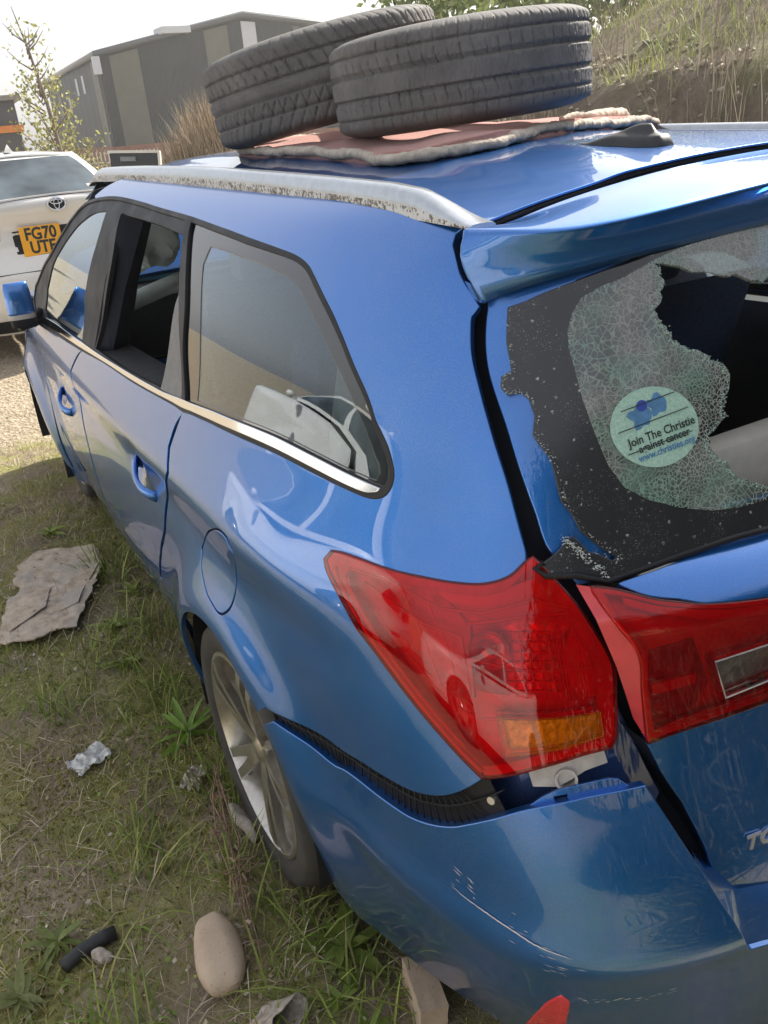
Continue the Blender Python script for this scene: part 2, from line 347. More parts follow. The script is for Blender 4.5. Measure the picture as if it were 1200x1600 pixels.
# traced body lines as surface parameters, and the spline control nets
DATA = {'dlo': [[2.704,5.102],[2.42,5.506],[2.4,5.944],[2.75,6.683],[3.109,7.281],[3.44,7.98],[3.713,8.625],[3.926,9.106],[4.176,9.381],[4.468,9.542],[4.764,9.596],[5.187,9.542],[5.586,9.441],[6.056,9.356],[6.485,9.248],[6.774,9.181],[7.22,9.072],[7.633,8.969],[7.808,8.884],[7.936,8.759],[8.159,8.433],[8.437,8.031],[8.696,7.591],[8.913,7.228],[9.124,6.825],[9.221,6.583],[9.239,6.437],[9.204,6.292],[9.121,6.166],[8.992,6.094],[8.766,6.072],[8.358,6.067],[7.894,6.049],[7.336,5.971],[6.711,5.849],[6.543,5.793],[6.376,5.776],[5.953,5.687],[5.577,5.617],[5.108,5.561],[4.484,5.419],[3.675,5.272]],
'dlo_top': [[2.704,5.102],[2.42,5.506],[2.4,5.944],[2.75,6.683],[3.109,7.281],[3.44,7.98],[3.713,8.625],[3.926,9.106],[4.176,9.381],[4.468,9.542],[4.764,9.596],[5.187,9.542],[5.586,9.441],[6.056,9.356],[6.485,9.248],[6.774,9.181],[7.22,9.072],[7.633,8.969],[7.808,8.884],[7.936,8.759],[8.159,8.433],[8.437,8.031],[8.696,7.591],[8.913,7.228],[9.124,6.825],[9.221,6.583],[9.239,6.437],[9.204,6.292],[9.121,6.166],[8.992,6.094]],
'dlo_bot': [[8.766,6.072],[8.358,6.067],[7.894,6.049],[7.336,5.971],[6.711,5.849],[6.543,5.793],[6.376,5.776],[5.953,5.687],[5.577,5.617],[5.108,5.561],[4.484,5.419],[3.675,5.272],[2.704,5.102]],
'g_front': [[3.135,5.406],[4.424,5.584],[4.356,6.563],[4.465,7.504],[4.556,8.351],[4.567,9.028],[4.295,8.882],[4.077,8.625],[3.769,8.126],[3.476,7.55],[3.148,6.853],[2.954,6.105],[3.005,5.534]],
'hole_rear': [[4.795,5.667],[5.154,5.691],[5.55,5.745],[6.115,5.868],[6.175,6.674],[6.208,7.466],[6.238,7.889],[6.108,8.859],[5.579,8.984],[4.903,9.046],[4.957,7.564]],
'strip_rear': [[6.248,7.7],[6.426,6.606],[6.535,5.946],[6.115,5.868],[6.175,6.674],[6.208,7.466]],
'div_c': [[6.108,8.859],[6.039,9.238],[6.136,9.218],[6.378,7.563],[6.447,6.62],[6.551,5.978],[6.503,5.935],[6.415,6.599],[6.255,7.727]],
'g_quarter': [[6.136,9.218],[6.807,9.07],[7.251,8.96],[7.659,8.866],[7.861,8.772],[8.114,8.42],[8.399,7.994],[8.643,7.599],[8.868,7.236],[9.078,6.833],[9.175,6.59],[9.193,6.466],[9.151,6.331],[9.074,6.246],[8.749,6.269],[8.33,6.281],[7.855,6.269],[7.298,6.169],[6.55,5.987],[6.472,6.216],[6.368,7.558]],
'g_qclear': [[6.521,8.757],[6.667,8.768],[7.095,8.705],[7.633,8.571],[7.814,8.433],[8.064,8.116],[8.482,7.495],[8.803,6.957],[9.021,6.508],[9.039,6.405],[8.994,6.3],[8.747,6.298],[8.327,6.312],[7.851,6.302],[7.3,6.218],[6.701,6.079],[6.654,7.015],[6.487,8.358]],
'chrome': [[9.074,6.246],[8.75,6.254],[8.332,6.266],[7.858,6.253],[7.299,6.161],[6.563,5.976],[6.098,5.835],[5.228,5.681],[4.805,5.622],[4.424,5.584],[3.135,5.406],[2.73,5.149],[3.672,5.286],[4.481,5.431],[5.106,5.572],[5.575,5.626],[5.951,5.696],[6.374,5.785],[6.541,5.802],[6.709,5.858],[7.335,5.979],[7.892,6.057],[8.357,6.074],[8.765,6.079],[8.93,6.102],[9.035,6.175]],
'cut_rear': [[6.545,5.785],[6.508,5.546],[6.457,5.193],[6.501,4.843],[6.309,4.183],[6.168,3.498],[5.823,2.325],[5.704,1.777]],
'cut_front': [[4.518,5.44],[4.415,5.269],[4.262,4.829]],
'fuel': [[7.355,4.747],[7.491,4.814],[7.581,4.804],[7.657,4.644],[7.597,4.279],[7.571,3.946],[7.53,3.715],[7.448,3.562],[7.371,3.522],[7.284,3.534],[7.108,3.596],[6.938,3.782],[6.916,4.064],[7.08,4.439]],
'lamp': [[8.692,5.395],[8.812,5.433],[9.181,5.475],[9.603,5.519],[10.072,5.552],[10.401,5.595],[10.67,5.685],[10.844,5.818],[10.912,5.866],[11.08,5.683],[11.243,5.443],[11.383,5.136],[11.452,4.899],[11.427,4.609],[11.388,4.32],[11.349,4.244],[11.08,4.188],[10.743,4.086],[10.289,3.922],[10.193,3.893],[9.991,4.023],[9.691,4.235],[9.387,4.468],[9.057,4.752],[8.836,5.009],[8.69,5.192],[8.65,5.288]],
'q_low': [[8.102,2.934],[8.329,2.98],[8.641,3.093],[8.854,3.148],[9.232,3.274],[9.489,3.345],[9.746,3.485],[9.973,3.672],[10.185,3.872]],
'q_lampedge': [[10.194,3.905],[9.991,4.036],[9.691,4.248],[9.387,4.481],[9.057,4.765],[8.835,5.021],[8.69,5.192],[8.645,5.284],[8.69,5.407],[8.81,5.445],[9.18,5.487],[9.603,5.531],[10.073,5.569],[10.403,5.612],[10.672,5.702],[10.832,5.829]],
'q_gap': [[10.841,5.911],[10.791,6.152],[10.699,6.575],[10.541,7.093],[10.401,7.551],[10.284,7.94],[10.265,8.297],[10.281,8.41],[10.396,8.54],[10.318,8.639],[10.113,8.855],[9.898,9.224],[9.78,9.457],[9.774,9.685],[9.902,9.876]],
'q_rail': [[9.765,9.914],[9,10.047],[8.496,10.152],[8.017,10.274],[7.552,10.395],[7.083,10.533],[6.61,10.648],[5.906,10.851],[5.173,10.922],[4.689,10.864]],
'b_top': [[8.195,2.805],[8.483,2.787],[8.711,2.772],[8.84,2.851],[9.221,2.926],[9.515,2.991],[9.881,3.204],[10.25,3.481],[10.611,3.681],[11.071,3.807],[11.542,3.861]],
'b_right': [[11.542,3.861],[11.684,3.429],[11.805,3.039],[11.959,2.498],[12.125,1.897],[12.491,0.819]],
'tab': [[10.315,3.472],[10.617,3.636],[11.079,3.767],[11.481,3.821],[11.428,3.874],[11.38,3.926],[11.291,3.938],[10.983,3.879],[10.788,3.809],[10.624,3.696]],
'tab_slot': [[10.846,3.808],[10.977,3.835],[10.976,3.785],[10.851,3.757]],
'indicator': [[10.399,4.482],[11.311,4.55],[11.311,4.336],[10.462,4.151]],
'reflector': [[10.735,0.672],[10.772,1.159],[10.829,1.38],[10.87,1.168],[10.909,0.805]],
'bracket': [[8.281,2.897],[8.572,2.958],[8.773,2.991],[9.157,3.135],[9.419,3.222],[9.68,3.38],[9.912,3.585],[10.133,3.804],[10.236,3.628],[10.287,3.463],[9.818,3.094],[9.444,2.855],[9.143,2.773],[8.762,2.692],[8.646,2.634],[8.435,2.69]],
'frit': [[10.821,8.505],[10.803,8.115],[10.84,7.889],[10.849,7.777],[10.774,7.734],[10.728,7.713],[10.715,7.603],[10.792,7.523],[10.864,7.557],[10.945,7.543],[11.017,7.474],[11.061,7.306],[11.028,7.102],[11.112,6.954],[11.172,6.852],[11.207,6.579],[11.226,6.415],[11.299,6.288],[11.358,6.107],[11.48,5.961],[11.602,5.832],[11.561,5.797],[11.47,5.867],[11.386,5.9],[11.327,6],[11.277,6.058],[11.219,5.995],[11.165,5.932],[11.087,5.87],[11.015,5.824],[10.927,5.778],[11.019,5.71],[11.27,5.707],[11.504,5.627],[11.967,5.747],[12.395,5.811],[12.621,5.805]],
'clear': [[12.043,8.979],[11.852,8.809],[11.689,8.726],[11.53,8.607],[11.447,8.438],[11.397,8.204],[11.399,7.997],[11.423,7.859],[11.474,7.464],[11.542,7.104],[11.62,6.741],[11.716,6.5],[11.868,6.345],[12.037,6.231],[12.282,6.118],[12.484,6.084],[12.649,6.09]],
'hole': [[12.08,8.96],[12.127,8.863],[12.11,8.785],[12.143,8.697],[12.133,8.613],[12.103,8.57],[12.113,8.501],[12.105,8.438],[12.079,8.388],[12.05,8.355],[12.078,8.224],[12.092,8.159],[12.122,8.13],[12.127,8.076],[12.152,8.04],[12.151,7.967],[12.185,7.937],[12.203,7.888],[12.238,7.872],[12.248,7.834],[12.286,7.809],[12.317,7.808],[12.349,7.763],[12.378,7.733],[12.391,7.68],[12.423,7.635],[12.45,7.634],[12.478,7.604],[12.504,7.539],[12.516,7.472],[12.505,7.392],[12.489,7.307],[12.464,7.266],[12.467,7.196],[12.439,7.129],[12.459,7.054],[12.401,6.984],[12.366,6.927],[12.319,6.887],[12.327,6.816],[12.314,6.773],[12.335,6.711],[12.357,6.663],[12.374,6.609],[12.399,6.593],[12.43,6.548],[12.432,6.466],[12.463,6.421],[12.495,6.336],[12.538,6.332],[12.577,6.271],[12.616,6.255],[12.669,6.201]],
'shard': [[12.043,8.988],[12.141,8.954],[12.272,8.87],[12.355,8.772],[12.483,8.734],[12.556,8.658],[12.615,8.63],[12.654,8.653],[12.714,8.581],[12.76,8.522],[12.807,8.515],[12.841,8.47],[12.884,8.524]],
'glass_top': [[10.821,8.521],[11.196,8.687],[11.478,8.82],[11.735,8.942],[12.046,9.086],[12.285,9.153],[12.458,9.217],[12.7,9.289],[12.938,9.341]],
'sticker': [[12.256,6.995],[12.255,7.106],[12.234,7.216],[12.194,7.315],[12.137,7.398],[12.069,7.458],[11.993,7.49],[11.913,7.493],[11.837,7.465],[11.768,7.411],[11.712,7.333],[11.674,7.238],[11.655,7.134],[11.658,7.025],[11.682,6.921],[11.725,6.827],[11.784,6.749],[11.853,6.692],[11.93,6.661],[12.007,6.656],[12.081,6.678],[12.147,6.726],[12.2,6.798],[12.238,6.89]],
'frame_left': [[10.522,8.552],[10.5,8.371],[10.494,8.091],[10.542,7.774],[10.744,7.208],[10.861,6.768],[11.005,6.257],[11.068,5.985],[11.115,5.901]],
'frame_ridge': [[10.834,7.573],[10.905,7.371],[10.976,7.17],[11.044,6.989],[11.097,6.733],[11.171,6.369],[11.237,6.143],[11.276,6.049],[11.398,5.907]],
'scr1': [[9.848,2.493],[9.961,2.457],[10.166,2.426],[10.395,2.374],[10.614,2.294],[10.768,2.262],[10.887,2.232]],
'door_r_low': [[5.749,1.843],[5.668,1.245],[5.607,0.74],[5,0.716],[4.402,0.716]],
'door_r_front': [[4.312,0.716],[4.322,2.301],[4.332,4]],
'door_f': [[2.636,0.763],[2.656,2.303],[2.676,4],[2.696,5.205]],
'arch': [[6.329,0.796],[6.33,1.014],[6.342,1.263],[6.366,1.542],[6.402,1.831],[6.449,2.104],[6.507,2.347],[6.577,2.562],[6.658,2.749],[6.75,2.907],[6.852,3.035],[6.963,3.132],[7.085,3.198],[7.214,3.231],[7.35,3.23],[7.489,3.197],[7.626,3.131],[7.76,3.033],[7.886,2.904],[8.001,2.745]],
'arch_b': [[8.077,2.611],[8.177,2.386],[8.263,2.128],[8.339,1.835],[8.405,1.525],[8.458,1.229],[8.491,0.969],[8.5,0.744],[8.484,0.541]],
'farch': [[2.463,1.052],[2.438,1.486],[2.386,1.957],[2.312,2.369],[2.217,2.703],[2.106,2.959],[1.984,3.134],[1.857,3.223],[1.728,3.223],[1.602,3.134],[1.482,2.959],[1.373,2.702],[1.279,2.368],[1.203,1.955],[1.15,1.482],[1.124,1.048]],
'fend_front': [[0.319,0.891],[0.224,2.301],[0.224,3.669],[0.327,4.728]],
'fend_top': [[1.22,4.998],[2,5.205],[2.595,5.309]],
'door_f_low': [[4.261,0.716],[3.401,0.716],[2.636,0.763]],
'cut_f2': [[4.281,4],[4.271,2.301],[4.261,0.716]],
'dlo_bot_front': [[2.798,5.17]],
't_lamp': [[0.879,10.067],[1.307,9.742],[1.857,9.003],[2.307,8.503],[2.865,7.97],[2.9,5.279],[1.972,5.09],[1.455,4.91],[1.341,6.3],[1.296,7.236],[0.954,8.576]],
't_rev': [[2.304,6.718],[2.853,6.785],[2.879,5.85],[2.437,5.73]],
't_ledge': [[1.38,10.017],[2.286,10.501],[3.053,10.837],[3.256,10.901],[2.87,8.086],[2.317,8.608],[2.07,8.97],[1.684,9.383]],
't_low': [[1.456,4.871],[1.973,5.052],[2.901,5.241],[3.045,0.497],[2.526,0.633],[2.399,1.455],[2.257,2.287],[1.95,3.384]],
't_side': [[0.743,10.518],[0.879,10.067],[0.954,8.576],[1.296,7.236],[1.341,6.3],[1.455,4.91],[1.235,5.487],[0.907,6.897],[0.673,8.659]],
't_badge': [[2.707,1.921],[2.978,1.882],[2.821,1.62]]}
NETS = {'B': [[[-0.56,4.35,0.1],[-0.5964,4.35,0.32],[-0.6132,4.35,0.46],[-0.6174,4.35,0.6],[-0.616,4.35,0.75],[-0.6062,4.35,0.9],[-0.5705,4.35,1.04],[-0.546,4.35,1.16],[-0.518,4.35,1.27],[-0.4858,4.35,1.36],[-0.4466,4.35,1.42],[-0.4046,4.35,1.455]],[[-0.744,4,0.1],[-0.7924,4,0.32],[-0.8147,4,0.46],[-0.8203,4,0.6],[-0.8184,4,0.75],[-0.8054,4,0.9],[-0.758,4,1.04],[-0.7254,4,1.16],[-0.6882,4,1.27],[-0.6454,4,1.36],[-0.5933,4,1.42],[-0.5375,4,1.455]],[[-0.792,3.5,0.1],[-0.8435,3.5,0.32],[-0.8672,3.5,0.46],[-0.8732,3.5,0.6],[-0.8712,3.5,0.75],[-0.8573,3.5,0.9],[-0.8068,3.5,1.04],[-0.7722,3.5,1.16],[-0.7326,3.5,1.27],[-0.6871,3.5,1.36],[-0.6316,3.5,1.42],[-0.5722,3.5,1.455]],[[-0.8,3,0.1],[-0.852,3,0.32],[-0.876,3,0.46],[-0.882,3,0.6],[-0.88,3,0.75],[-0.866,3,0.9],[-0.815,3,1.04],[-0.78,3,1.16],[-0.74,3,1.27],[-0.694,3,1.36],[-0.638,3,1.42],[-0.578,3,1.455]],[[-0.804,2.5,0.1],[-0.8563,2.5,0.32],[-0.8804,2.5,0.46],[-0.8864,2.5,0.6],[-0.8844,2.5,0.75],[-0.8703,2.5,0.9],[-0.8191,2.5,1.04],[-0.7839,2.5,1.16],[-0.7437,2.5,1.27],[-0.6975,2.5,1.36],[-0.6412,2.5,1.42],[-0.5809,2.5,1.455]],[[-0.804,2,0.1],[-0.8563,2,0.32],[-0.8804,2,0.46],[-0.8864,2,0.6],[-0.8844,2,0.75],[-0.8703,2,0.9],[-0.8191,2,1.04],[-0.7839,2,1.16],[-0.7437,2,1.27],[-0.6975,2,1.36],[-0.6412,2,1.42],[-0.5809,2,1.455]],[[-0.8,1.5,0.1],[-0.852,1.5,0.32],[-0.876,1.5,0.46],[-0.882,1.5,0.6],[-0.88,1.5,0.75],[-0.866,1.5,0.9],[-0.815,1.5,1.04],[-0.78,1.5,1.16],[-0.74,1.5,1.27],[-0.694,1.5,1.36],[-0.638,1.5,1.42],[-0.578,1.5,1.455]],[[-0.7968,1.1,0.1],[-0.8486,1.1,0.32],[-0.8725,1.1,0.46],[-0.8785,1.1,0.6],[-0.8765,1.1,0.75],[-0.8625,1.1,0.9],[-0.8117,1.1,1.04],[-0.7769,1.1,1.16],[-0.737,1.1,1.27],[-0.6912,1.1,1.36],[-0.6354,1.1,1.42],[-0.5757,1.1,1.455]],[[-0.788,0.8,0.1],[-0.8392,0.8,0.32],[-0.8629,0.8,0.46],[-0.8688,0.8,0.6],[-0.8668,0.8,0.75],[-0.853,0.8,0.9],[-0.7954,0.8,1.04],[-0.7613,0.8,1.16],[-0.7222,0.8,1.27],[-0.6773,0.8,1.36],[-0.6313,0.8,1.42],[-0.5719,0.8,1.455]],[[-0.79,0.56,0.1],[-0.835,0.53,0.32],[-0.847,0.5,0.46],[-0.843,0.5,0.6],[-0.832,0.5,0.75],[-0.808,0.51,0.9],[-0.762,0.535,1.04],[-0.73,0.56,1.16],[-0.695,0.58,1.27],[-0.656,0.6,1.36],[-0.612,0.615,1.42],[-0.57,0.625,1.455]],[[-0.735,0.38,0.1],[-0.788,0.3,0.32],[-0.797,0.27,0.46],[-0.79,0.28,0.6],[-0.775,0.305,0.75],[-0.75,0.345,0.9],[-0.713,0.395,1.04],[-0.688,0.43,1.16],[-0.658,0.465,1.27],[-0.628,0.49,1.36],[-0.592,0.508,1.42],[-0.558,0.52,1.455]],[[-0.655,0.205,0.1],[-0.695,0.152,0.32],[-0.7,0.128,0.46],[-0.695,0.145,0.6],[-0.68,0.195,0.75],[-0.662,0.25,0.9],[-0.64,0.305,1.04],[-0.622,0.345,1.16],[-0.6,0.385,1.27],[-0.577,0.415,1.36],[-0.55,0.44,1.42],[-0.525,0.45,1.455]],[[-0.495,0.1,0.1],[-0.502,0.07,0.32],[-0.505,0.05,0.46],[-0.505,0.068,0.6],[-0.5,0.122,0.75],[-0.495,0.178,0.9],[-0.485,0.23,1.04],[-0.475,0.272,1.16],[-0.46,0.313,1.27],[-0.445,0.347,1.36],[-0.43,0.37,1.42],[-0.42,0.385,1.455]],[[-0.26,0.06,0.1],[-0.26,0.032,0.32],[-0.26,0.012,0.46],[-0.26,0.03,0.6],[-0.26,0.085,0.75],[-0.26,0.14,0.9],[-0.255,0.19,1.04],[-0.25,0.232,1.16],[-0.245,0.273,1.27],[-0.24,0.31,1.36],[-0.235,0.333,1.42],[-0.23,0.348,1.455]],[[0,0.05,0.1],[0,0.022,0.32],[0,0.002,0.46],[0,0.02,0.6],[0,0.075,0.75],[0,0.13,0.9],[0,0.18,1.04],[0,0.222,1.16],[0,0.263,1.27],[0,0.3,1.36],[0,0.323,1.42],[0,0.338,1.455]],[[0.26,0.06,0.1],[0.26,0.032,0.32],[0.26,0.012,0.46],[0.26,0.03,0.6],[0.26,0.085,0.75],[0.26,0.14,0.9],[0.25,0.19,1.04],[0.25,0.232,1.16],[0.25,0.273,1.27],[0.25,0.31,1.36],[0.25,0.333,1.42],[0.25,0.348,1.455]]],
'T': [[[-0.66,0.177,0.4],[-0.66,0.177,0.48],[-0.66,0.183,0.56],[-0.66,0.192,0.64],[-0.66,0.202,0.72],[-0.66,0.205,0.78],[-0.66,0.208,0.84],[-0.66,0.213,0.9],[-0.66,0.222,0.945],[-0.66,0.238,0.972],[-0.66,0.264,0.992],[-0.66,0.294,1.005]],[[-0.6,0.151,0.4],[-0.6,0.151,0.48],[-0.6,0.157,0.56],[-0.6,0.166,0.64],[-0.6,0.176,0.72],[-0.6,0.179,0.78],[-0.6,0.182,0.84],[-0.6,0.187,0.9],[-0.6,0.196,0.945],[-0.6,0.212,0.972],[-0.6,0.238,0.992],[-0.6,0.268,1.005]],[[-0.52,0.121,0.4],[-0.52,0.121,0.48],[-0.52,0.127,0.56],[-0.52,0.136,0.64],[-0.52,0.146,0.72],[-0.52,0.149,0.78],[-0.52,0.152,0.84],[-0.52,0.157,0.9],[-0.52,0.166,0.945],[-0.52,0.182,0.972],[-0.52,0.208,0.992],[-0.52,0.238,1.005]],[[-0.38,0.089,0.4],[-0.38,0.089,0.48],[-0.38,0.095,0.56],[-0.38,0.104,0.64],[-0.38,0.114,0.72],[-0.38,0.117,0.78],[-0.38,0.12,0.84],[-0.38,0.125,0.9],[-0.38,0.134,0.945],[-0.38,0.15,0.972],[-0.38,0.176,0.992],[-0.38,0.206,1.005]],[[-0.2,0.07,0.4],[-0.2,0.07,0.48],[-0.2,0.076,0.56],[-0.2,0.085,0.64],[-0.2,0.095,0.72],[-0.2,0.098,0.78],[-0.2,0.101,0.84],[-0.2,0.106,0.9],[-0.2,0.115,0.945],[-0.2,0.131,0.972],[-0.2,0.157,0.992],[-0.2,0.187,1.005]],[[0,0.063,0.4],[0,0.063,0.48],[0,0.069,0.56],[0,0.078,0.64],[0,0.088,0.72],[0,0.091,0.78],[0,0.094,0.84],[0,0.099,0.9],[0,0.108,0.945],[0,0.124,0.972],[0,0.15,0.992],[0,0.18,1.005]],[[0.2,0.07,0.4],[0.2,0.07,0.48],[0.2,0.076,0.56],[0.2,0.085,0.64],[0.2,0.095,0.72],[0.2,0.098,0.78],[0.2,0.101,0.84],[0.2,0.106,0.9],[0.2,0.115,0.945],[0.2,0.131,0.972],[0.2,0.157,0.992],[0.2,0.187,1.005]],[[0.38,0.089,0.4],[0.38,0.089,0.48],[0.38,0.095,0.56],[0.38,0.104,0.64],[0.38,0.114,0.72],[0.38,0.117,0.78],[0.38,0.12,0.84],[0.38,0.125,0.9],[0.38,0.134,0.945],[0.38,0.15,0.972],[0.38,0.176,0.992],[0.38,0.206,1.005]],[[0.52,0.121,0.4],[0.52,0.121,0.48],[0.52,0.127,0.56],[0.52,0.136,0.64],[0.52,0.146,0.72],[0.52,0.149,0.78],[0.52,0.152,0.84],[0.52,0.157,0.9],[0.52,0.166,0.945],[0.52,0.182,0.972],[0.52,0.208,0.992],[0.52,0.238,1.005]],[[0.6,0.151,0.4],[0.6,0.151,0.48],[0.6,0.157,0.56],[0.6,0.166,0.64],[0.6,0.176,0.72],[0.6,0.179,0.78],[0.6,0.182,0.84],[0.6,0.187,0.9],[0.6,0.196,0.945],[0.6,0.212,0.972],[0.6,0.238,0.992],[0.6,0.268,1.005]],[[0.66,0.177,0.4],[0.66,0.177,0.48],[0.66,0.183,0.56],[0.66,0.192,0.64],[0.66,0.202,0.72],[0.66,0.205,0.78],[0.66,0.208,0.84],[0.66,0.213,0.9],[0.66,0.222,0.945],[0.66,0.238,0.972],[0.66,0.264,0.992],[0.66,0.294,1.005]]]}
# ================================================================== ground and background
def vnoise(x, y, seed=0):
    """cheap smooth value noise"""
    r = np.random.default_rng(seed); Tn = r.uniform(-1, 1, (64, 64)); x = np.asarray(x, float); y = np.asarray(y, float)
    i = np.floor(x).astype(int); j = np.floor(y).astype(int); fx = x-i; fy = y-j; fx = fx*fx*(3-2*fx); fy = fy*fy*(3-2*fy)
    g = lambda a, b: Tn[a % 64, b % 64]
    return g(i, j)*(1-fx)*(1-fy)+g(i+1, j)*fx*(1-fy)+g(i, j+1)*(1-fx)*fy+g(i+1, j+1)*fx*fy
def gz(x, y):
    x = np.asarray(x, float); y = np.asarray(y, float)
    near = np.exp(-((x+1)/3.5)**2-((y-1.5)/4.5)**2)
    z = GZ+.010*vnoise(x*3, y*3, 1)+.008*vnoise(x*9, y*9, 2)*near+.004*vnoise(x*27, y*27, 3)*near
    z = z+.10*smooth(4.9, 6.2, y)*smooth(30, 10, y)-.02*smooth(-.95, -.75, x)*near
    return z
xs = np.r_[-110, -60, -30, -16, -10, -7, np.arange(-5, -2.4, .16), np.arange(-2.4, -.55, .028), np.arange(-.5, 1.2, .12), 2, 3, 5, 8, 14, 30, 60, 110]
ys_ = np.r_[-110, -40, -15, -8, -5, np.arange(-3, .2, .2), np.arange(.25, 3.6, .028), np.arange(3.65, 8, .09), np.arange(8.3, 14, .4), 16, 20, 26, 36, 60, 90, 120]
GX, GY = np.meshgrid(xs, ys_, indexing='ij'); GV = np.stack([GX, GY, gz(GX, GY)], -1).reshape(-1, 3); ny = len(ys_)
F = [(i*ny+j, (i+1)*ny+j, (i+1)*ny+j+1, i*ny+j+1) for i in range(len(xs)-1) for j in range(ny-1)]
b = NB('rough_ground').set(rough=.95, spec=.2)
n1 = b.noise(1.6, 5, .6); n2 = b.noise(9, 6, .65); n3 = b.noise(60, 4, .7); n4 = b.noise(4.5, 4)
soil = b.ramp(n2, [(.30, (.17, .125, .085)), (.55, (.28, .215, .145)), (.75, (.40, .32, .23))])
moss = b.ramp(n3, [(.3, (.14, .15, .03)), (.7, (.33, .32, .075))])
straw = b.ramp(n3, [(.35, (.24, .19, .125)), (.7, (.46, .39, .28))])
c = b.mix(b.ramp(n1, [(.42, 0.), (.58, 1.)]), soil, straw); c = b.mix(b.ramp(n4, [(.42, 0.), (.55, .92)]), c, moss); c = b.mix(.16, c, (.60, .53, .39))
gv = b.n('TexVoronoi', i_Scale=42.); b.l(b.co(), gv.inputs['Vector'])
grav = b.mix(b.ramp(gv.outputs['Color'], [(.1, 0.), (.9, 1.)]), (.30, .245, .17), (.52, .45, .34)); grav = b.mix(b.ramp(n2, [(.3, .0), (.7, .5)]), grav, (.36, .28, .19))
sx = b.n('SeparateXYZ'); b.l(b.co(), sx.inputs[0])
edge = b.math('ADD', sx.outputs[1], b.math('MULTIPLY', n1, 1.2))
gm = b.ramp(b.math('DIVIDE', edge, 10.), [(.50, 0.), (.535, 1.)])
edx = b.math('ADD', sx.outputs[0], b.math('MULTIPLY', n1, 1.))
gx = b.ramp(b.math('ADD', b.math('DIVIDE', edx, 10.), 1.), [(.80, 1.), (.835, 0.)])
gm = b.math('MAXIMUM', gm, gx)
b.base(b.mix(gm, c, grav)); hh = b.math('ADD', b.math('MULTIPLY', n3, .6), b.math('MULTIPLY', b.math('MULTIPLY', gv.outputs['Distance'], gm), 1.)); hh = b.math('ADD', hh, b.math('MULTIPLY', b.noise(170, 3, .7), .5)); b.bump(hh, .9, .02)
gd = mesh('ground', GV, F, b.m); gd['kind'] = 'structure'

# ---- blades and leaves: many small faces in one mesh
def vcol_mat(name, rough=.6, trans=.25):
    b = NB(name).set(rough=rough, spec=.25); a = b.n('VertexColor', layer_name='tint'); t = b.t
    b.l(a.outputs[0], b.b.inputs['Base Color'])
    tl = b.n('BsdfTranslucent'); b.l(a.outputs[0], tl.inputs[0]); mx = b.n('MixShader'); mx.inputs[0].default_value = trans
    b.l(b.b.outputs[0], mx.inputs[1]); b.l(tl.outputs[0], mx.inputs[2]); b.l(mx.outputs[0], b.out.inputs[0]); return b.m
M['leafmat'] = vcol_mat('leaves_and_blades'); M['dry'] = vcol_mat('dry_stalks', .8, .1)
def big_mesh(name, V, quads, cols, mat, parent=None, kind='stuff', smooth_=False):
    V = np.asarray(V, np.float32); Q = np.asarray(quads, np.int32); me = bpy.data.meshes.new(name); k = Q.shape[1]
    me.vertices.add(len(V)); me.vertices.foreach_set('co', V.ravel()); me.loops.add(Q.size); me.loops.foreach_set('vertex_index', Q.ravel())
    me.polygons.add(len(Q)); me.polygons.foreach_set('loop_start', np.arange(len(Q), dtype=np.int32)*k); me.polygons.foreach_set('loop_total', np.full(len(Q), k, np.int32)); me.update(calc_edges=True)
    if smooth_: me.polygons.foreach_set('use_smooth', [True]*len(Q))
    ca = me.color_attributes.new('tint', 'FLOAT_COLOR', 'POINT'); ca.data.foreach_set('color', np.c_[np.asarray(cols, np.float32), np.ones(len(V), np.float32)].ravel())
    o = link(me, name, mat, parent)
    if kind: o['kind'] = kind
    return o
def blades(name, base, L, w, col, mat, lean=.5, curl=.6, parent=None, kind='stuff', dirs=None, seed=3):
    """base Nx3, L N, w N, col Nx3: bent ribbons of three quads"""
    r = np.random.default_rng(seed); n = len(base); a = r.uniform(0, 2*np.pi, n); d = np.stack([np.cos(a), np.sin(a), 0*a], 1) if dirs is None else dirs
    ln = np.abs(r.normal(lean, lean*.45, n)); s = np.stack([-d[:, 1], d[:, 0], 0*a], 1); s /= np.linalg.norm(s, axis=1)[:, None]+1e-9
    P = []; 
    for i, t in enumerate((0, .4, .75, 1.)):
        k = ln*(t+curl*t*t); hgt = L*np.sqrt(np.maximum(.02, 1-np.minimum(.97, (ln*.9*(t**.7))**2)))*t
        c = base+d*(L*k*.7)[:, None]; c[:, 2] += hgt; ww = (w*(1, .9, .6, .08)[i])[:, None]; P += [c-s*ww, c+s*ww]
    V = np.stack(P, 1).reshape(-1, 3); o = np.arange(n)[:, None]*8
    Q = np.concatenate([o+np.array([[0, 1, 3, 2]]), o+np.array([[2, 3, 5, 4]]), o+np.array([[4, 5, 7, 6]])], 1).reshape(-1, 4)
    return big_mesh(name, V, Q, np.repeat(col, 8, 0), mat, parent, kind)
def tint(n, stops, seed=5, jit=.2):
    r = np.random.default_rng(seed); S = np.array(stops); i = r.integers(0, len(S), n); return np.clip(S[i]*(1+r.normal(0, jit, (n, 1))), .004, 1)
r = RNG
def spots(n, x0, x1, y0, y1, dens, seed):
    q = np.random.default_rng(seed); x = q.uniform(x0, x1, n*3); y = q.uniform(y0, y1, n*3); k = q.uniform(0, 1, n*3) < dens(x, y); x, y = x[k][:n], y[k][:n]
    return np.stack([x, y, gz(x, y)-.004], 1)
gdens = lambda x, y: np.clip(.35+.9*vnoise(x*2.1+3, y*2.1, 11)+.35*vnoise(x*6, y*6, 12)+.5*np.exp(-((x+.9)/.25)**2), .03, 1)*smooth(4.9, 4.2, y)
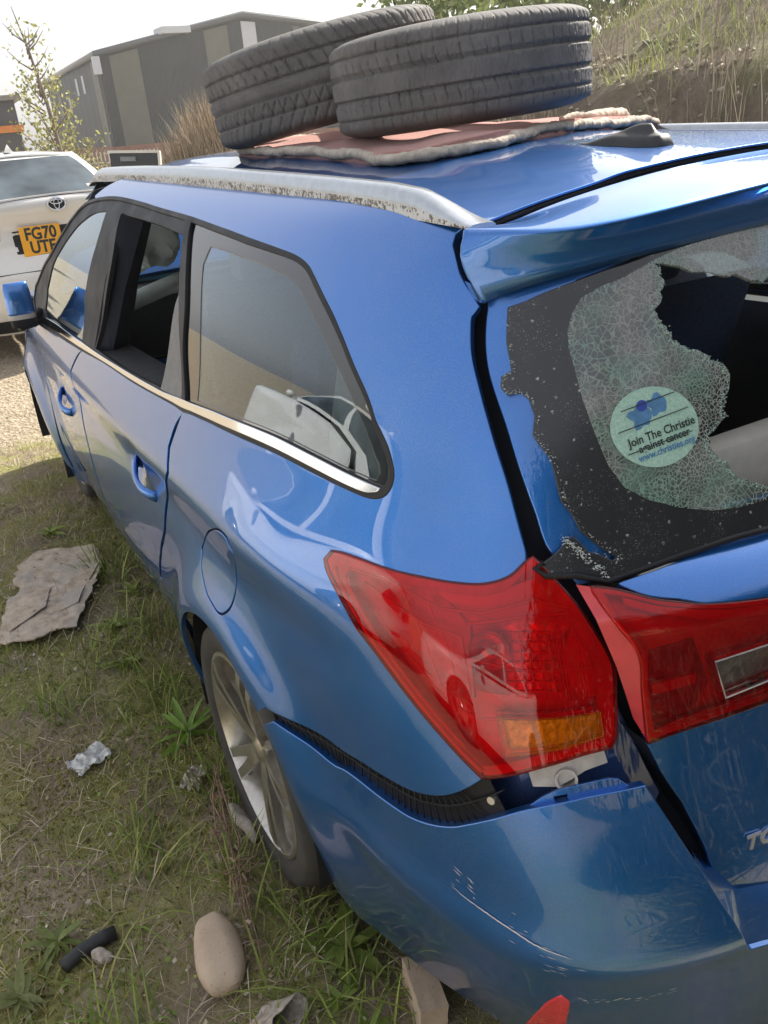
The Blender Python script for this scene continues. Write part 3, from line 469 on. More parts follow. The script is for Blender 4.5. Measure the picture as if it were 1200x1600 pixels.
B1 = spots(26000, -2.6, -.62, -.2, 4.9, gdens, 21); n = len(B1)
dist_ = np.hypot(B1[:, 0]+1.25, B1[:, 1]+.43)
blades('grass', B1, r.uniform(.014, .055, n)*(1+.5*vnoise(B1[:, 0]*2, B1[:, 1]*2, 14)), r.uniform(.0010, .0026, n), tint(n, [(.24, .28, .06), (.32, .35, .09), (.40, .38, .13), (.48, .42, .20), (.18, .23, .05)]), M['leafmat'], .75, .7)
B2 = spots(11000, -2.6, -.62, -.2, 4.9, lambda x, y: np.clip(.4-.9*vnoise(x*2.1+3, y*2.1, 11)+.5*smooth(-1.15, -1.45, x), .04, 1)*smooth(4.9, 4.2, y), 22); n = len(B2)
blades('dead_straw', B2, r.uniform(.02, .10, n), r.uniform(.0006, .0015, n), tint(n, [(.48, .40, .28), (.38, .30, .19), (.58, .50, .37), (.28, .22, .14)]), M['dry'], 1.25, .3, seed=9)
B3 = spots(48000, -2.4, -.65, .2, 3.8, lambda x, y: np.clip(.35+.9*vnoise(x*3.1, y*3.1, 15), .02, 1), 23); n = len(B3)
blades('moss', B3, r.uniform(.005, .016, n), r.uniform(.0016, .0034, n), tint(n, [(.27, .26, .055), (.36, .33, .085), (.21, .22, .05)]), M['leafmat'], .6, .5, seed=10)
B4 = spots(4200, -2.4, -.65, .2, 4.4, lambda x, y: .5+.5*vnoise(x*4, y*4, 16), 24); n = len(B4)     # small clover-like leaves
a = r.uniform(0, 6.28, n); sz = r.uniform(.003, .008, n); up = r.uniform(.004, .03, n); c = B4+np.c_[0*a, 0*a, up]
d1 = np.stack([np.cos(a), np.sin(a), r.normal(0, .3, n)], 1)*sz[:, None]; d2 = np.stack([-np.sin(a), np.cos(a), r.normal(0, .3, n)], 1)*(sz*.7)[:, None]
V = np.stack([c-d1, c+d2, c+d1, c-d2], 1).reshape(-1, 3); big_mesh('ground_leaves', V, np.arange(4*n).reshape(-1, 4), np.repeat(tint(n, [(.20, .28, .06), (.26, .32, .09), (.45, .40, .28), (.36, .28, .18), (.55, .50, .42)], 6), 4, 0), M['leafmat'])
# pebbles in the gravel beyond the shadow and a few in the dirt
def pebbles(name, P, s, mat, seed=1):
    q = np.random.default_rng(seed); n = len(P); O = np.array([(1, 0, 0), (-1, 0, 0), (0, 1, 0), (0, -1, 0), (0, 0, 1), (0, 0, -1)], float); T = np.array([(0, 2, 4), (2, 1, 4), (1, 3, 4), (3, 0, 4), (2, 0, 5), (1, 2, 5), (3, 1, 5), (0, 3, 5)])
    V = P[:, None]+O[None]*(s[:, None, None]*q.uniform(.55, 1.1, (n, 6, 1)))*np.array([1, 1, .6])+q.normal(0, .15, (n, 6, 3))*s[:, None, None]
    Q = (np.arange(n)[:, None, None]*6+T[None]).reshape(-1, 3); g = q.uniform(.6, 1.25, (n, 1)); return big_mesh(name, V.reshape(-1, 3), Q, np.repeat(np.array([[.42, .36, .28]])*g, 6, 0), mat)
P = spots(7000, -3.2, -.4, 4.4, 9., lambda x, y: smooth(4.4, 5.2, y+.4*vnoise(x*2, y*2, 4)), 31); pebbles('gravel', P, r.uniform(.006, .02, len(P)), M['dry'], 4)
P = spots(1700, -2.3, -.7, .2, 4.5, lambda x, y: .6+0*x, 32); pebbles('small_stones', P, r.uniform(.002, .009, len(P)), M['dry'], 5)

# ---- earth bank on the right and behind
A0 = np.array((3.2, -6.)); A1 = np.array((5.0, 13.)); ax_ = (A1-A0)/np.linalg.norm(A1-A0); pn = np.array((ax_[1], -ax_[0]))
def bank_h(s, d):
    w = vnoise(s*.45, d*.3, 41)*.5+vnoise(s*1.3, d*.9, 42)*.22+vnoise(s*4, d*3, 43)*.10
    lip = 1.62+.25*vnoise(s*.35, 0*s, 44)
    dd = d+.35*vnoise(s*.8, 0*s, 45)+.12*vnoise(s*3.1, d*2, 46)
    ef = smooth(18.5, 15.5, s)
    return GZ-.05+ef*lip*smooth(0, 1.1, dd)**.8+ef*np.maximum(0, dd-1.0)*.40*(1-.3*smooth(8, 20, dd))+w*.35*smooth(.1, 1., dd)
ss = np.r_[np.arange(-12, 22, .14)]; dd = np.r_[-1.2, -.5, np.arange(-.3, 3.2, .09), np.arange(3.3, 7, .25), np.arange(7.5, 26, 1.2)]
Sg, Dg = np.meshgrid(ss, dd, indexing='ij'); XY = A0+Sg[..., None]*ax_+Dg[..., None]*pn
endf = smooth(18.5, 15.5, Sg)
Hh = (bank_h(Sg, Dg)-GZ+.1)*endf+GZ-.1
V = np.concatenate([XY, Hh[..., None]], -1).reshape(-1, 3); nd = len(dd); F = [(i*nd+j, i*nd+j+1, (i+1)*nd+j+1, (i+1)*nd+j)[::-1] for i in range(len(ss)-1) for j in range(nd-1)]
b = NB('earth_bank').set(rough=.95, spec=.15); n1 = b.noise(2.2, 6, .65); n2 = b.noise(11, 6, .7); n3 = b.noise(.8, 3)
c = b.ramp(n1, [(.3, (.13, .10, .075)), (.5, (.21, .17, .125)), (.7, (.30, .25, .19))]); c = b.mix(b.ramp(n2, [(.35, .0), (.7, .6)]), c, (.11, .085, .06)); 
c = b.mix(b.ramp(n3, [(.5, 0.), (.62, .6)]), c, (.14, .15, .05)); b.base(c); b.bump(n2, .9, .08)
mesh('earth_bank', V, F, b.m)['kind'] = 'structure'
def bank_pt(s, d): xy = A0+np.asarray(s)[..., None]*ax_+np.asarray(d)[..., None]*pn; return np.concatenate([xy, (bank_h(s, d))[..., None]], -1)
q = np.random.default_rng(51); n = 30000; s = q.uniform(4, 16.5, n); d = q.uniform(.75, 6, n); k = q.uniform(0, 1, n) < np.clip(.35+.9*vnoise(s*.9, d*.9, 52), .03, 1); s, d = s[k], d[k]; n = len(s)
blades('bank_grass', bank_pt(s, d), q.uniform(.06, .22, n), q.uniform(.002, .0055, n), tint(n, [(.24, .30, .06), (.33, .38, .10), (.20, .24, .07), (.38, .35, .17)]), M['leafmat'], .6, .6, seed=53)
n = 8500; s = q.uniform(4, 16.5, n); d = np.where(q.uniform(0, 1, n) < .35, q.uniform(.2, 1.2, n), q.uniform(.9, 9, n)); k = q.uniform(0, 1, n) < np.clip(.4-.8*vnoise(s*.9, d*.9, 52)+.2*(d > 2.5), .05, 1); s, d = s[k], d[k]; n = len(s)
blades('bank_dead_stalks', bank_pt(s, d), q.uniform(.15, .75, n), q.uniform(.0025, .006, n), tint(n, [(.36, .30, .21), (.26, .21, .15), (.44, .38, .28), (.20, .16, .12)]), M['dry'], .35, .4, seed=54)
n = 1100; s = q.uniform(4, 16.5, n); d = q.uniform(.05, 1.6, n); P = bank_pt(s, d); pebbles('bank_rubble', P, q.uniform(.015, .07, n)**1., M['dry'], 6)

def bush(name, label, cat, loc, rx, ry, rz_, n, size, cols, seed, stems=6, group=None, kind_mat='leafmat', trunkcol=(.12, .09, .06), lowfrac=.0):
    t = thing(name, label, cat, loc, 0, group); q = np.random.default_rng(seed)
    cl = q.normal(0, 1, (max(4, n//90), 3)); cl /= np.linalg.norm(cl, axis=1)[:, None]; cl *= q.uniform(.35, .95, (len(cl), 1)); i = q.integers(0, len(cl), n)
    P = (cl[i]+q.normal(0, .17, (n, 3)))*np.array([rx, ry, rz_]); P[:, 2] += rz_*(1+lowfrac); P[:, 2] = np.maximum(.03, P[:, 2])
    a = q.normal(0, 1, (n, 3)); a /= np.linalg.norm(a, axis=1)[:, None]; c_ = np.cross(a, q.normal(0, 1, (n, 3))); c_ /= np.linalg.norm(c_, axis=1)[:, None]; sz = q.uniform(.6, 1.3, (n, 1))*size
    V = np.stack([P-a*sz, P+c_*sz*.5, P+a*sz, P-c_*sz*.5], 1).reshape(-1, 3)
    big_mesh('foliage', V, np.arange(4*n).reshape(-1, 4), np.repeat(tint(n, cols, seed+1, .25), 4, 0), M[kind_mat], t)
    L = []
    for k in range(stems):
        e = cl[k % len(cl)]*np.array([rx, ry, rz_])*.9+np.array([0, 0, rz_*(1+lowfrac)]); m_ = e*.45+np.array([*q.normal(0, .06*rx, 2), 0]); L.append(sweep_data([(0, 0, -.05), m_*.5, m_, e], circ(.012*max(rx, rz_)+.004, 5), scale=[1.3, 1., .8, .3]))
    V, F = join_data(L); mesh('stem', V, F, plain(name+'_bark', trunkcol, .9), t); return t
# trees behind the bank and the left-hand young birch
for k, (s, d, h_) in enumerate([(17.6, 2.2, 2.9), (17., 4.5, 3.3), (15., 6.5, 2.6)]):
    p = bank_pt(np.array(s), np.array(d)); z0 = GZ+.1
    bush('tree', ['pale green leafy tree on the skyline behind the left end of the bank', 'smaller green tree behind the stacked tyre, right of the skyline gap', 'bushy tree at the top of the bank'][k], 'tree', (p[0], p[1], z0), 1.5, 1.5, h_*.62, 3800, .085, [(.22, .27, .09), (.16, .21, .07), (.30, .33, .13)], 60+k, 8, 'trees behind the bank', lowfrac=.25)
def az_pt(az, D, z=None): return np.array((CAM_LOC[0]+D*math.sin(R(az)), CAM_LOC[1]+D*math.cos(R(az)), GZ if z is None else z))
# bare saplings on the bank face
for k, (s, d, hh_) in enumerate([(10.2, .25, 1.0), (9.2, .45, 1.25), (8.3, .4, .8)]):
    p = bank_pt(np.array(s), np.array(d)); t = thing('bare_sapling', ['leafless sapling with forked stems against the earth bank', 'taller leafless sapling beside the right edge, on the bank', 'short leafless sapling low on the bank at the right'][k], 'sapling', tuple(p), 0, 'bare saplings on the bank')
    q = np.random.default_rng(70+k); L = []
    for j in range(7):
        a = q.uniform(0, 6.28); e = np.array((math.cos(a)*.25, math.sin(a)*.25, hh_*q.uniform(.6, 1.))); L.append(sweep_data([(0, 0, -.03), e*[.2, .2, .4], e*[.6, .6, .75], e], circ(.006, 5), scale=[1.3, 1., .7, .3]))
    V, F = join_data(L); mesh('stem', V, F, plain('sapling_bark', (.38, .31, .22), .9), t)
# young birch at the left
bp_ = az_pt(10.15, 19.); t = thing('young_birch', 'slender young birch with sparse new yellow green leaves beside the warehouse', 'tree', tuple(bp_))
q = np.random.default_rng(80); L = [sweep_data([(0, 0, -.1), (-.05, 0, 1.0), (-.10, .05, 2.2), (-.22, .1, 3.2), (-.35, .1, 3.9)], circ(.055, 7), scale=[1.2, 1., .7, .4, .12])]; tips = []
for j in range(34):
    z0 = q.uniform(.5, 3.4); a = q.uniform(0, 6.28); ln = (1.25-.22*z0)*q.uniform(.6, 1.1); b0 = np.array((-.03-.07*z0, .03*z0, z0)); e = b0+np.array((math.cos(a)*ln*.8, math.sin(a)*ln*.8, ln*.75)); mdd = (b0+e)/2+np.array((0, 0, -.04)); L.append(sweep_data([b0, mdd, e], circ(.016, 4), scale=[1, .7, .25])); tips += [b0*(1-u)+e*u for u in q.uniform(.3, 1.05, 34 if z0 < 2.4 else 9)]
V, F = join_data(L); mesh('trunk', V, F, plain('birch_bark', (.20, .16, .13), .9), t)
tips = np.array(tips); n = len(tips); P = tips+q.normal(0, .09, (n, 3)); a = q.normal(0, 1, (n, 3)); a /= np.linalg.norm(a, axis=1)[:, None]; c_ = np.cross(a, q.normal(0, 1, (n, 3))); c_ /= np.linalg.norm(c_, axis=1)[:, None]
V = np.stack([P-a*.045, P+c_*.026, P+a*.045, P-c_*.026], 1).reshape(-1, 3); big_mesh('foliage', V, np.arange(4*n).reshape(-1, 4), np.repeat(tint(n, [(.36, .37, .12), (.28, .30, .10), (.45, .42, .18)], 81), 4, 0), M['leafmat'], t)
p = az_pt(9.4, 20.5); bush('green_shrub', 'rounded olive green shrub at the foot of the young birch', 'shrub', tuple(p), 1.15, .9, .85, 2600, .05, [(.22, .21, .09), (.16, .16, .06), (.30, .27, .13)], 90)
# mound of dead weeds behind the white saloon
mc = az_pt(18.3, 14.5); q = np.random.default_rng(100)
def mound(x, y): return 1.15*np.exp(-(((x-mc[0]-1.0)/2.2)**2+((y-mc[1]-.5)/2.0)**2))+.1*vnoise(x*1.5, y*1.5, 101)
mx, my = np.meshgrid(np.linspace(mc[0]-4, mc[0]+6, 50), np.linspace(mc[1]-4, mc[1]+5, 45), indexing='ij'); mz = GZ-.12+mound(mx, my); V = np.stack([mx, my, mz], -1).reshape(-1, 3)
mesh('weedy_mound', V, [(i*45+j, (i+1)*45+j, (i+1)*45+j+1, i*45+j+1) for i in range(49) for j in range(44)], plain('mound_earth', (.15, .12, .08), .95, 0, .3, 3, .5))['kind'] = 'structure'
n = 7500; x = mc[0]+q.normal(.2, 1.25, n); y = mc[1]+q.normal(0, 1.0, n); tall = .35+1.0*np.exp(-((x-mc[0]-.55)/1.0)**2)
blades('dead_weeds', np.stack([x, y, GZ-.1+mound(x, y)], 1), q.uniform(.35, 1.05, n)*tall, q.uniform(.005, .012, n), tint(n, [(.40, .31, .21), (.48, .39, .27), (.30, .23, .16), (.22, .17, .12)], 102), M['dry'], .33, .3, seed=103)
n = 4200; x = mc[0]+q.normal(.7, .9, n); y = mc[1]-1.2+q.normal(0, .7, n)
blades('green_weeds', np.stack([x, y, GZ-.1+mound(x, y)], 1), q.uniform(.15, .5, n), q.uniform(.010, .022, n), tint(n, [(.17, .22, .05), (.24, .28, .07), (.12, .17, .04), (.33, .36, .10)], 104), M['leafmat'], .55, .5, seed=105)
# ---- dark clad warehouse
b = NB('dark_grey_cladding').set(rough=.55, spec=.35); wv = b.n('TexWave', wave_type='BANDS', bands_direction='X', i_Scale=4.2); b.l(b.co(), wv.inputs['Vector']); f = b.noise(.5, 4)
b.base(b.ramp(f, [(.3, (.022, .028, .028)), (.7, (.034, .040, .039))])); b.bump(wv.outputs['Fac'], .5, .03); M['clad'] = b.m
M['cladlight'] = plain('beige_cladding', (.125, .122, .095), .6, 0, .1, 2); M['brickred'] = plain('red_brick', (.30, .135, .085), .9, 0, .25, 6); M['palegrey'] = plain('pale_grey_metal', (.55, .58, .62), .5)
A_ = az_pt(13.1, 50.); B_ = az_pt(10.0, 70.); C_ = az_pt(31.5, 52.); wh = thing('warehouse', 'long dark grey clad warehouse with beige vertical panels and brick base', 'warehouse', tuple(A_))
A2 = np.zeros(2); B2_ = (B_-A_)[:2]; C2_ = (C_-A_)[:2]; D2_ = B2_+C2_; eh = 5.45; ah = 6.75; Mid = C2_*.46; Mid2 = Mid+B2_
def v3(p, z): return (p[0], p[1], z)
V = [v3(A2, 0), v3(C2_, 0), v3(C2_, eh), v3(Mid, ah), v3(A2, eh), v3(B2_, 0), v3(D2_, 0), v3(D2_, eh), v3(Mid2, ah), v3(B2_, eh)]
mesh('wall', V, [(0, 1, 2, 3, 4), (5, 0, 4, 9), (1, 6, 7, 2), (6, 5, 9, 8, 7)], M['clad'], wh, smooth=False)
def ext(p, k=1.02): return p*k
rf = mesh('roof', [v3(A2*1-(C2_*.01)-(B2_*.01), eh+.03), v3(Mid-B2_*.01, ah+.08), v3(Mid2, ah+.08), v3(B2_-C2_*.01, eh+.03), v3(C2_*1.01-B2_*.01, eh+.03), v3(D2_*1.0+C2_*.01, eh+.03)], [(0, 1, 2, 3), (1, 4, 5, 2)], plain('warehouse_roof', (.20, .21, .22), .6), wh, smooth=False)
tubeE = [v3(A2-C2_*.012-B2_*.01, eh-.05), v3(Mid-B2_*.012, ah), v3(C2_*1.01-B2_*.01, eh-.05)]; tube('eaves_trim', tubeE, .16, plain('eaves_trim', (.10, .105, .105), .5), wh, 4); tube('eaves_trim', [v3(A2-C2_*.012-B2_*.01, eh-.05), v3(B2_-C2_*.012, eh-.05)], .16, plain('eaves_trim', (.30, .30, .30), .5), wh, 4)
cu = C2_/np.linalg.norm(C2_); bu = B2_/np.linalg.norm(B2_); outc = -bu; outb = -cu; CL = np.linalg.norm(C2_); BL = np.linalg.norm(B2_)
def slab(name, p0, p1, z0, z1, o, mat, th=.05): 
    a, c = np.array(p0), np.array(p1); V = [v3(a+o*.01, z0), v3(c+o*.01, z0), v3(c+o*.01, z1[1]), v3(a+o*.01, z1[0])]; V += [v3(np.array(q[:2])+o*th, q[2]) for q in V]
    return mesh(name, V, [(3, 2, 1, 0), (4, 5, 6, 7), (0, 1, 5, 4), (1, 2, 6, 5), (2, 3, 7, 6), (3, 0, 4, 7)], mat, wh, smooth=False)
def eav(t): return eh+(ah-eh)*min(t/.46, (1-t)/.54)-.25
for t0, t1, mt in ((.035, .125, 'cladlight'), (.335, .41, 'cladlight'), (.455, .50, 'palegrey'), (.62, .70, 'cladlight')): slab('cladding_panel', C2_*t0, C2_*t1, 1.1 if mt == 'cladlight' else 3.6, (eav(t0), eav(t1)), outc, M[mt])
for t0, t1, mt in ((.02, .10, 'cladlight'), (.72, .79, 'cladlight')): slab('cladding_panel', B2_*t0, B2_*t1, 1.1, (eh-.25, eh-.25), outb, M['cladlight'])
for t0, z in ((.25, 3.9), (.36, 3.9), (.55, 3.1)): slab('window', B2_*t0, B2_*(t0+.03), z, (z+.9, z+.9), outb, M['palegrey'], .03)
slab('window', C2_*.335, C2_*.36, 2.9, (3.6, 3.6), outc, M['palegrey'], .12)
slab('brick_base', A2, C2_, 0, (1.1, 1.1), outc, M['brickred'], .08); slab('brick_base', A2, B2_, 0, (1.1, 1.1), outb, M['brickred'], .08)
for p_, z in ((A2+cu*-.15, 4.9),): boxo('security_light', (p_[0]+outc[0]*.3, p_[1]+outc[1]*.3, z), (.35, .35, .8), M['palegrey'], wh, 0)
boxo('roof_vent', v3(C2_*.24, eav(.24)+.35), (1.5, 1.5, .3), M['palegrey'], wh, 0); tube('flue', [v3(C2_*.455+bu*.4, 6.6), v3(C2_*.455+bu*.4, 7.7)], .09, M['clad'], wh, 6)
# orange framed unit at the far left
o_ = az_pt(6.6, 30.); ob_ = thing('orange_framed_unit', 'dark portable unit with bright orange frame at the far left', 'portable building', tuple(o_)); ob_.rotation_euler.z = R(-4)
M['orange'] = plain('orange_paint', (.62, .20, .03), .5); boxo('wall', (-2.0, 2., 1.45), (5.6, 2.4, 2.8), plain('unit_wall', (.07, .075, .085), .5), ob_, 0)
for z in (.10, 1.15, 2.05): boxo('frame_beam', (-2.0, .72, z), (5.8, .14, .20), M['orange'], ob_, 0)
for x in (-3.3, -1.4, .55, .8): boxo('frame_post', (x, .70, .60), (.16, .16, 1.2), M['orange'], ob_, 0)
boxo('roof', (-2.0, 2., 2.92), (6.0, 2.8, .14), plain('unit_roof', (.22, .21, .2), .6), ob_, 0)
boxo('door', (.15, .74, .55), (.6, .06, 1.0), plain('unit_door', (.28, .09, .06), .6), ob_, 0)
# palisade fence in front of the warehouse
f0 = az_pt(10.4, 27.); f1 = az_pt(15.8, 24.); ft = thing('palisade_fence', 'low pale palisade fence of pointed slats before the warehouse', 'fence', tuple(f0)); dv = f1-f0; ln = np.linalg.norm(dv); du = dv/ln
bm = bmesh.new(); box(bm, (0, 0, .62), (.07, .02, 1.24)); q_ = [v for v in bm.verts if v.co.z > 1]; 
for v in q_: v.co.x *= .35
pale = bpy.data.meshes.new('slat'); bm.to_mesh(pale); bm.free(); pale.materials.append(plain('fence_paint', (.46, .42, .38), .7))
for k in range(int(ln/.17)):
    s_ = link(pale, 'slat', None, ft, tuple(du*(k*.17))); s_.rotation_euler.z = math.atan2(du[1], du[0])
for z in (.3, .95): tube('rail', [(0, .03, z), tuple(du*ln+np.array((0, .03, z)))], .025, pale.materials[0], ft, 4)
# dark board leaning behind the white saloon
pb = az_pt(13.3, 9.6); bd = thing('discarded_board', 'black framed board propped on edge beside the dead weeds', 'board', tuple(pb)); bd.rotation_euler = (R(-8), R(4), R(-28))
boxo('panel', (0, 0, 1.14), (.50, .05, .60), M['dash'], bd, .006); boxo('frame', (0, 0, 1.45), (.54, .07, .025), M['beige_trim'], bd, .004); boxo('frame', (.26, 0, 1.14), (.025, .07, .62), M['beige_trim'], bd, .004); boxo('frame', (0, 0, .42), (.54, .07, .84), M['dash'], bd, .004); boxo('latch', (-.06, -.035, 1.38), (.16, .02, .045), M['grey_plastic'], bd, .003)
# green bottle on the weeds
pq = az_pt(19.05, 13.2); pq[2] = 1.08; bt = thing('green_bottle', 'pale green plastic bottle lying among the green weeds', 'bottle', tuple(pq)); bt.rotation_euler = (R(70), R(20), R(60))
lathe('body', [(0, 0), (.045, 0), (.048, .02), (.046, .1), (.048, .16), (.03, .21), (.014, .235), (.014, .25)], NB('green_plastic').set(color=(.25, .62, .45), rough=.15, trans=.4).m, bt, 20, 'z'); lathe('cap', [(0, .275), (.016, .275), (.016, .25), (0, .25)], M['white_plastic'], bt, 14, 'z')
# ================================================================== the blue estate car
YS = [4.35, 4.0, 3.5, 3.0, 2.5, 2.0, 1.5, 1.1, .8]; ZR = [.10, .32, .46, .60, .75, .90, 1.04, 1.16, 1.27, 1.36, 1.42, 1.455]
def body_bump(u, v, p):
    y = p[:, 1]; z = p[:, 2]; d = 0*y
    side = smooth(.35, .8, y); t = (z-.865-.010*(1.5-y))/.03
    d = d+side*(.007*np.exp(-t*t/2.2)-.006*np.exp(-((z-.79)/.05)**2))
    for yc in (1.01, 3.61):
        r = np.hypot(y-yc, z-.29); d = d+.042*np.exp(-((r-.345)/.10)**2)*smooth(.85, .6, z)*smooth(.2, .4, y)
    for yc, zc in ((1.635, .79), (2.735, .725)): d = d-.018*np.exp(-(((y-yc)/.055)**2+((z-zc)/.036)**2))
    return d+smooth(.75, .45, y)*.010*np.exp(-((z-.47)/.045)**2)
NB_ = Net(NETS['B'], body_bump); NT = Net(NETS['T'])
TX = [-.66, -.60, -.52, -.38, -.20, 0, .20, .38, .52, .60, .66]; TZ = [.40, .48, .56, .64, .72, .78, .84, .90, .945, .972, .992, 1.005]
TZ = [q[2] for q in NETS['T'][0]]
def zroof(x, y):
    x = np.abs(x); return 1.492-.019*((y-1.7)/1.15)**2-.05*(x/.58)**2.4-.003*smooth(.355, .40, x)
RX = [-.62, -.54, -.47, -.42, -.385, -.35, -.30, -.2, -.1, 0, .1, .2, .30, .35, .385, .42, .47, .54, .62]; RY = [.40, .6, .9, 1.3, 1.7, 2.1, 2.5, 2.9, 3.2]
NR = Net([[(x, y, float(zroof(x, y))-(.10*smooth(2.75, 3.2, y) if y > 2.7 else 0)) for y in RY] for x in RX])
def tuv(x, z): return (float(np.interp(x, TX, range(11))), float(np.interp(z, TZ, range(len(TZ)))))
def ruv(x, y): return (float(np.interp(x, RX, range(len(RX)))), float(np.interp(y, RY, range(len(RY)))))
def buv(y, z): return (float(np.interp(-y, [-q for q in YS], range(9))), float(np.interp(z, ZR, range(12))))

car = thing('estate_car', 'metallic blue estate car with smashed rear window and two tyres lying on its roof', 'car')
D_ = DATA; lst = lambda n: [tuple(q) for q in D_[n]]
# ---- quarter panel: wheel arch, door cut, window surround and cant rail in one pressing
arch = lst('arch'); cutr = lst('cut_rear')
quarter = cutr + [buv(1.655, .36), buv(1.675, .262), buv(1.37, .262)] + arch + lst('q_low') + lst('q_lampedge') + lst('q_gap') + lst('q_rail') + [(4.55, 10.7), (4.3, 10.1), (4.12, 9.45)] + \
    [q for q in lst('dlo_top')[8:]] + lst('dlo_bot')[:5]
qp, qpr = panel('quarter_panel', NB_, quarter, M['blue'], car, [lst('fuel')], h=.02, hb=.009, mirror=True)
panel('fuel_flap', NB_, [(a+(7.2-a)*.085, b+(4.0-b)*.085) for a, b in lst('fuel')], M['blue'], car, off=-.0005, h=.02, hb=.008)
panel('fuel_gap', NB_, [(a-(7.2-a)*.05, b-(4.0-b)*.05) for a, b in lst('fuel')], M['void'], car, off=-.007, flange=0)
rear_door = list(reversed(lst('dlo_bot')[5:10])) 
dt = lst('dlo_bot')   # 581.. -> 57
# rear door: chrome line from y 1.27 to front cut
dr = [dt[5]] + [(a-.05, b) for a, b in cutr[1:]] + lst('door_r_low')[:0] + [(a, b) for a, b in lst('door_r_low')] + lst('door_r_front') + [lst('cut_front')[2], lst('cut_front')[1], lst('cut_front')[0]] + list(reversed(dt[6:10]))
rd = panel('rear_door', NB_, dr, M['blue'], car, h=.022, hb=.010, mirror=True)
cf = [(a-.045, b) for a, b in lst('cut_front')]
df = [dt[10]] + cf + lst('cut_f2') + lst('door_f_low')[1:] + lst('door_f')[1:] + lst('dlo_bot_front') + list(reversed(dt[11:12]))
fd = panel('front_door', NB_, df, M['blue'], car, h=.024, hb=.010, mirror=True)
ff = [(a-.04, b) for a, b in lst('door_f')[::-1]]
fe = ff[:4] + [buv(3.225, .265)] + [buv(3.28, .265)] + lst('farch') + [buv(3.98, .27)] + lst('fend_front') + lst('fend_top')
panel('front_fender', NB_, fe, M['blue'], car, h=.03, hb=.012, mirror=True)
# sill below the doors
panel('sill', NB_, [buv(3.26, .255), buv(3.26, .185), buv(1.42, .185), buv(1.40, .25), buv(1.66, .258)], M['blue'], car, off=-.006, mirror=True)
M['jamb'] = plain('dark_body_seam', (.010, .013, .024), .7, 0, .2, 15, spec=.25)
# ---- window band
dlo = lst('dlo')
def shrink(L, d):
    st = NB_.st(L); 
    if area2(st) < 0: st = st[::-1]
    e = np.roll(st, -1, 0)-np.roll(st, 1, 0); nrm = np.stack([-e[:, 1], e[:, 0]], 1); nrm /= np.linalg.norm(nrm, axis=1)[:, None]+1e-9
    u, v = NB_.uv(st+nrm*d); return list(zip(u, v))
bt, _ = panel('window_frame', NB_, shrink(dlo, .003), M['black'], car, [lst('g_front'), lst('hole_rear'), lst('g_quarter')], off=-.004, r=.0015, h=.02, hb=.008, mirror=True)
panel('window_seal', NB_, shrink(dlo, .0025), M['black'], car, [shrink(dlo, .010)], off=.0005, r=.002, h=.01, hb=.008, mirror=True)
chr_ = lst('chrome'); up_ = chr_[:12]
def toward(q, k=.38): c_ = min(up_, key=lambda e: (e[0]-q[0])**2*.15+(e[1]-q[1])**2*0+abs(e[0]-q[0])); ub = float(np.interp(q[0], [e[0] for e in up_[::-1]], [e[1] for e in up_[::-1]])); return (q[0], q[1]+(ub-q[1])*k)
panel('chrome_strip', NB_, up_+[toward(q) for q in chr_[12:]], M['chrome'], car, off=.0025, r=.0015, flange=.004, h=.008, hb=.006, mirror=True)
panel('pillar_trim', NB_, lst('div_c'), M['black'], car, off=.001, r=.002, h=.01, hb=.006, mirror=True)
panel('quarter_light', NB_, lst('strip_rear'), M['grey_plastic'], car, off=-.003, h=.01, hb=.006, mirror=True)
gq = panel('rear_quarter_window', NB_, lst('g_quarter'), M['privacy'], car, [], off=-.007, r=.001, flange=.003, h=.03, mirror=True)
panel('window_border', NB_, shrink(lst('g_quarter'), .001), M['black'], gq[0], [lst('g_qclear')], off=-.0085, flange=0, h=.02)
panel('window_border', NB_, shrink(lst('g_quarter'), .001), M['black'], gq[0], [lst('g_qclear')], off=-.0055, flange=0, h=.02).data.materials[0] = glassmat('tinted_border', (.14, .15, .17), .05, .02, 1.3)
panel('front_window', NB_, lst('g_front'), M['glass'], car, off=-.007, r=.001, flange=.003, h=.03, mirror=True)
gr = mirror_obj(panel('rear_door_window', NB_, lst('hole_rear'), M['glass'], car, off=-.008, r=.001, flange=.003, h=.03))
# the left rear door glass is gone: keep only the right-hand pane
for o in list(car.children):
    if o.name.startswith('rear_door_window') and o != gr: bpy.data.objects.remove(o, do_unlink=True)
# B pillar behind the door frames
Vp, Fp = sweep_data([(-.80, 2.16, .62), (-.79, 2.14, .95), (-.72, 2.08, 1.18), (-.65, 2.04, 1.35)], [(-.05, -.03), (.05, -.03), (.05, .03), (-.05, .03)])
bp = mesh('door_pillar', Vp, Fp, M['jamb'], car, smooth=False); mirror_obj(bp)
ap = tube('windscreen_pillar', [(-.79, 3.16, .97), (-.74, 2.90, 1.16), (-.68, 2.58, 1.31), (-.61, 2.3, 1.39)], .022, M['black'], car, 8); mirror_obj(ap)
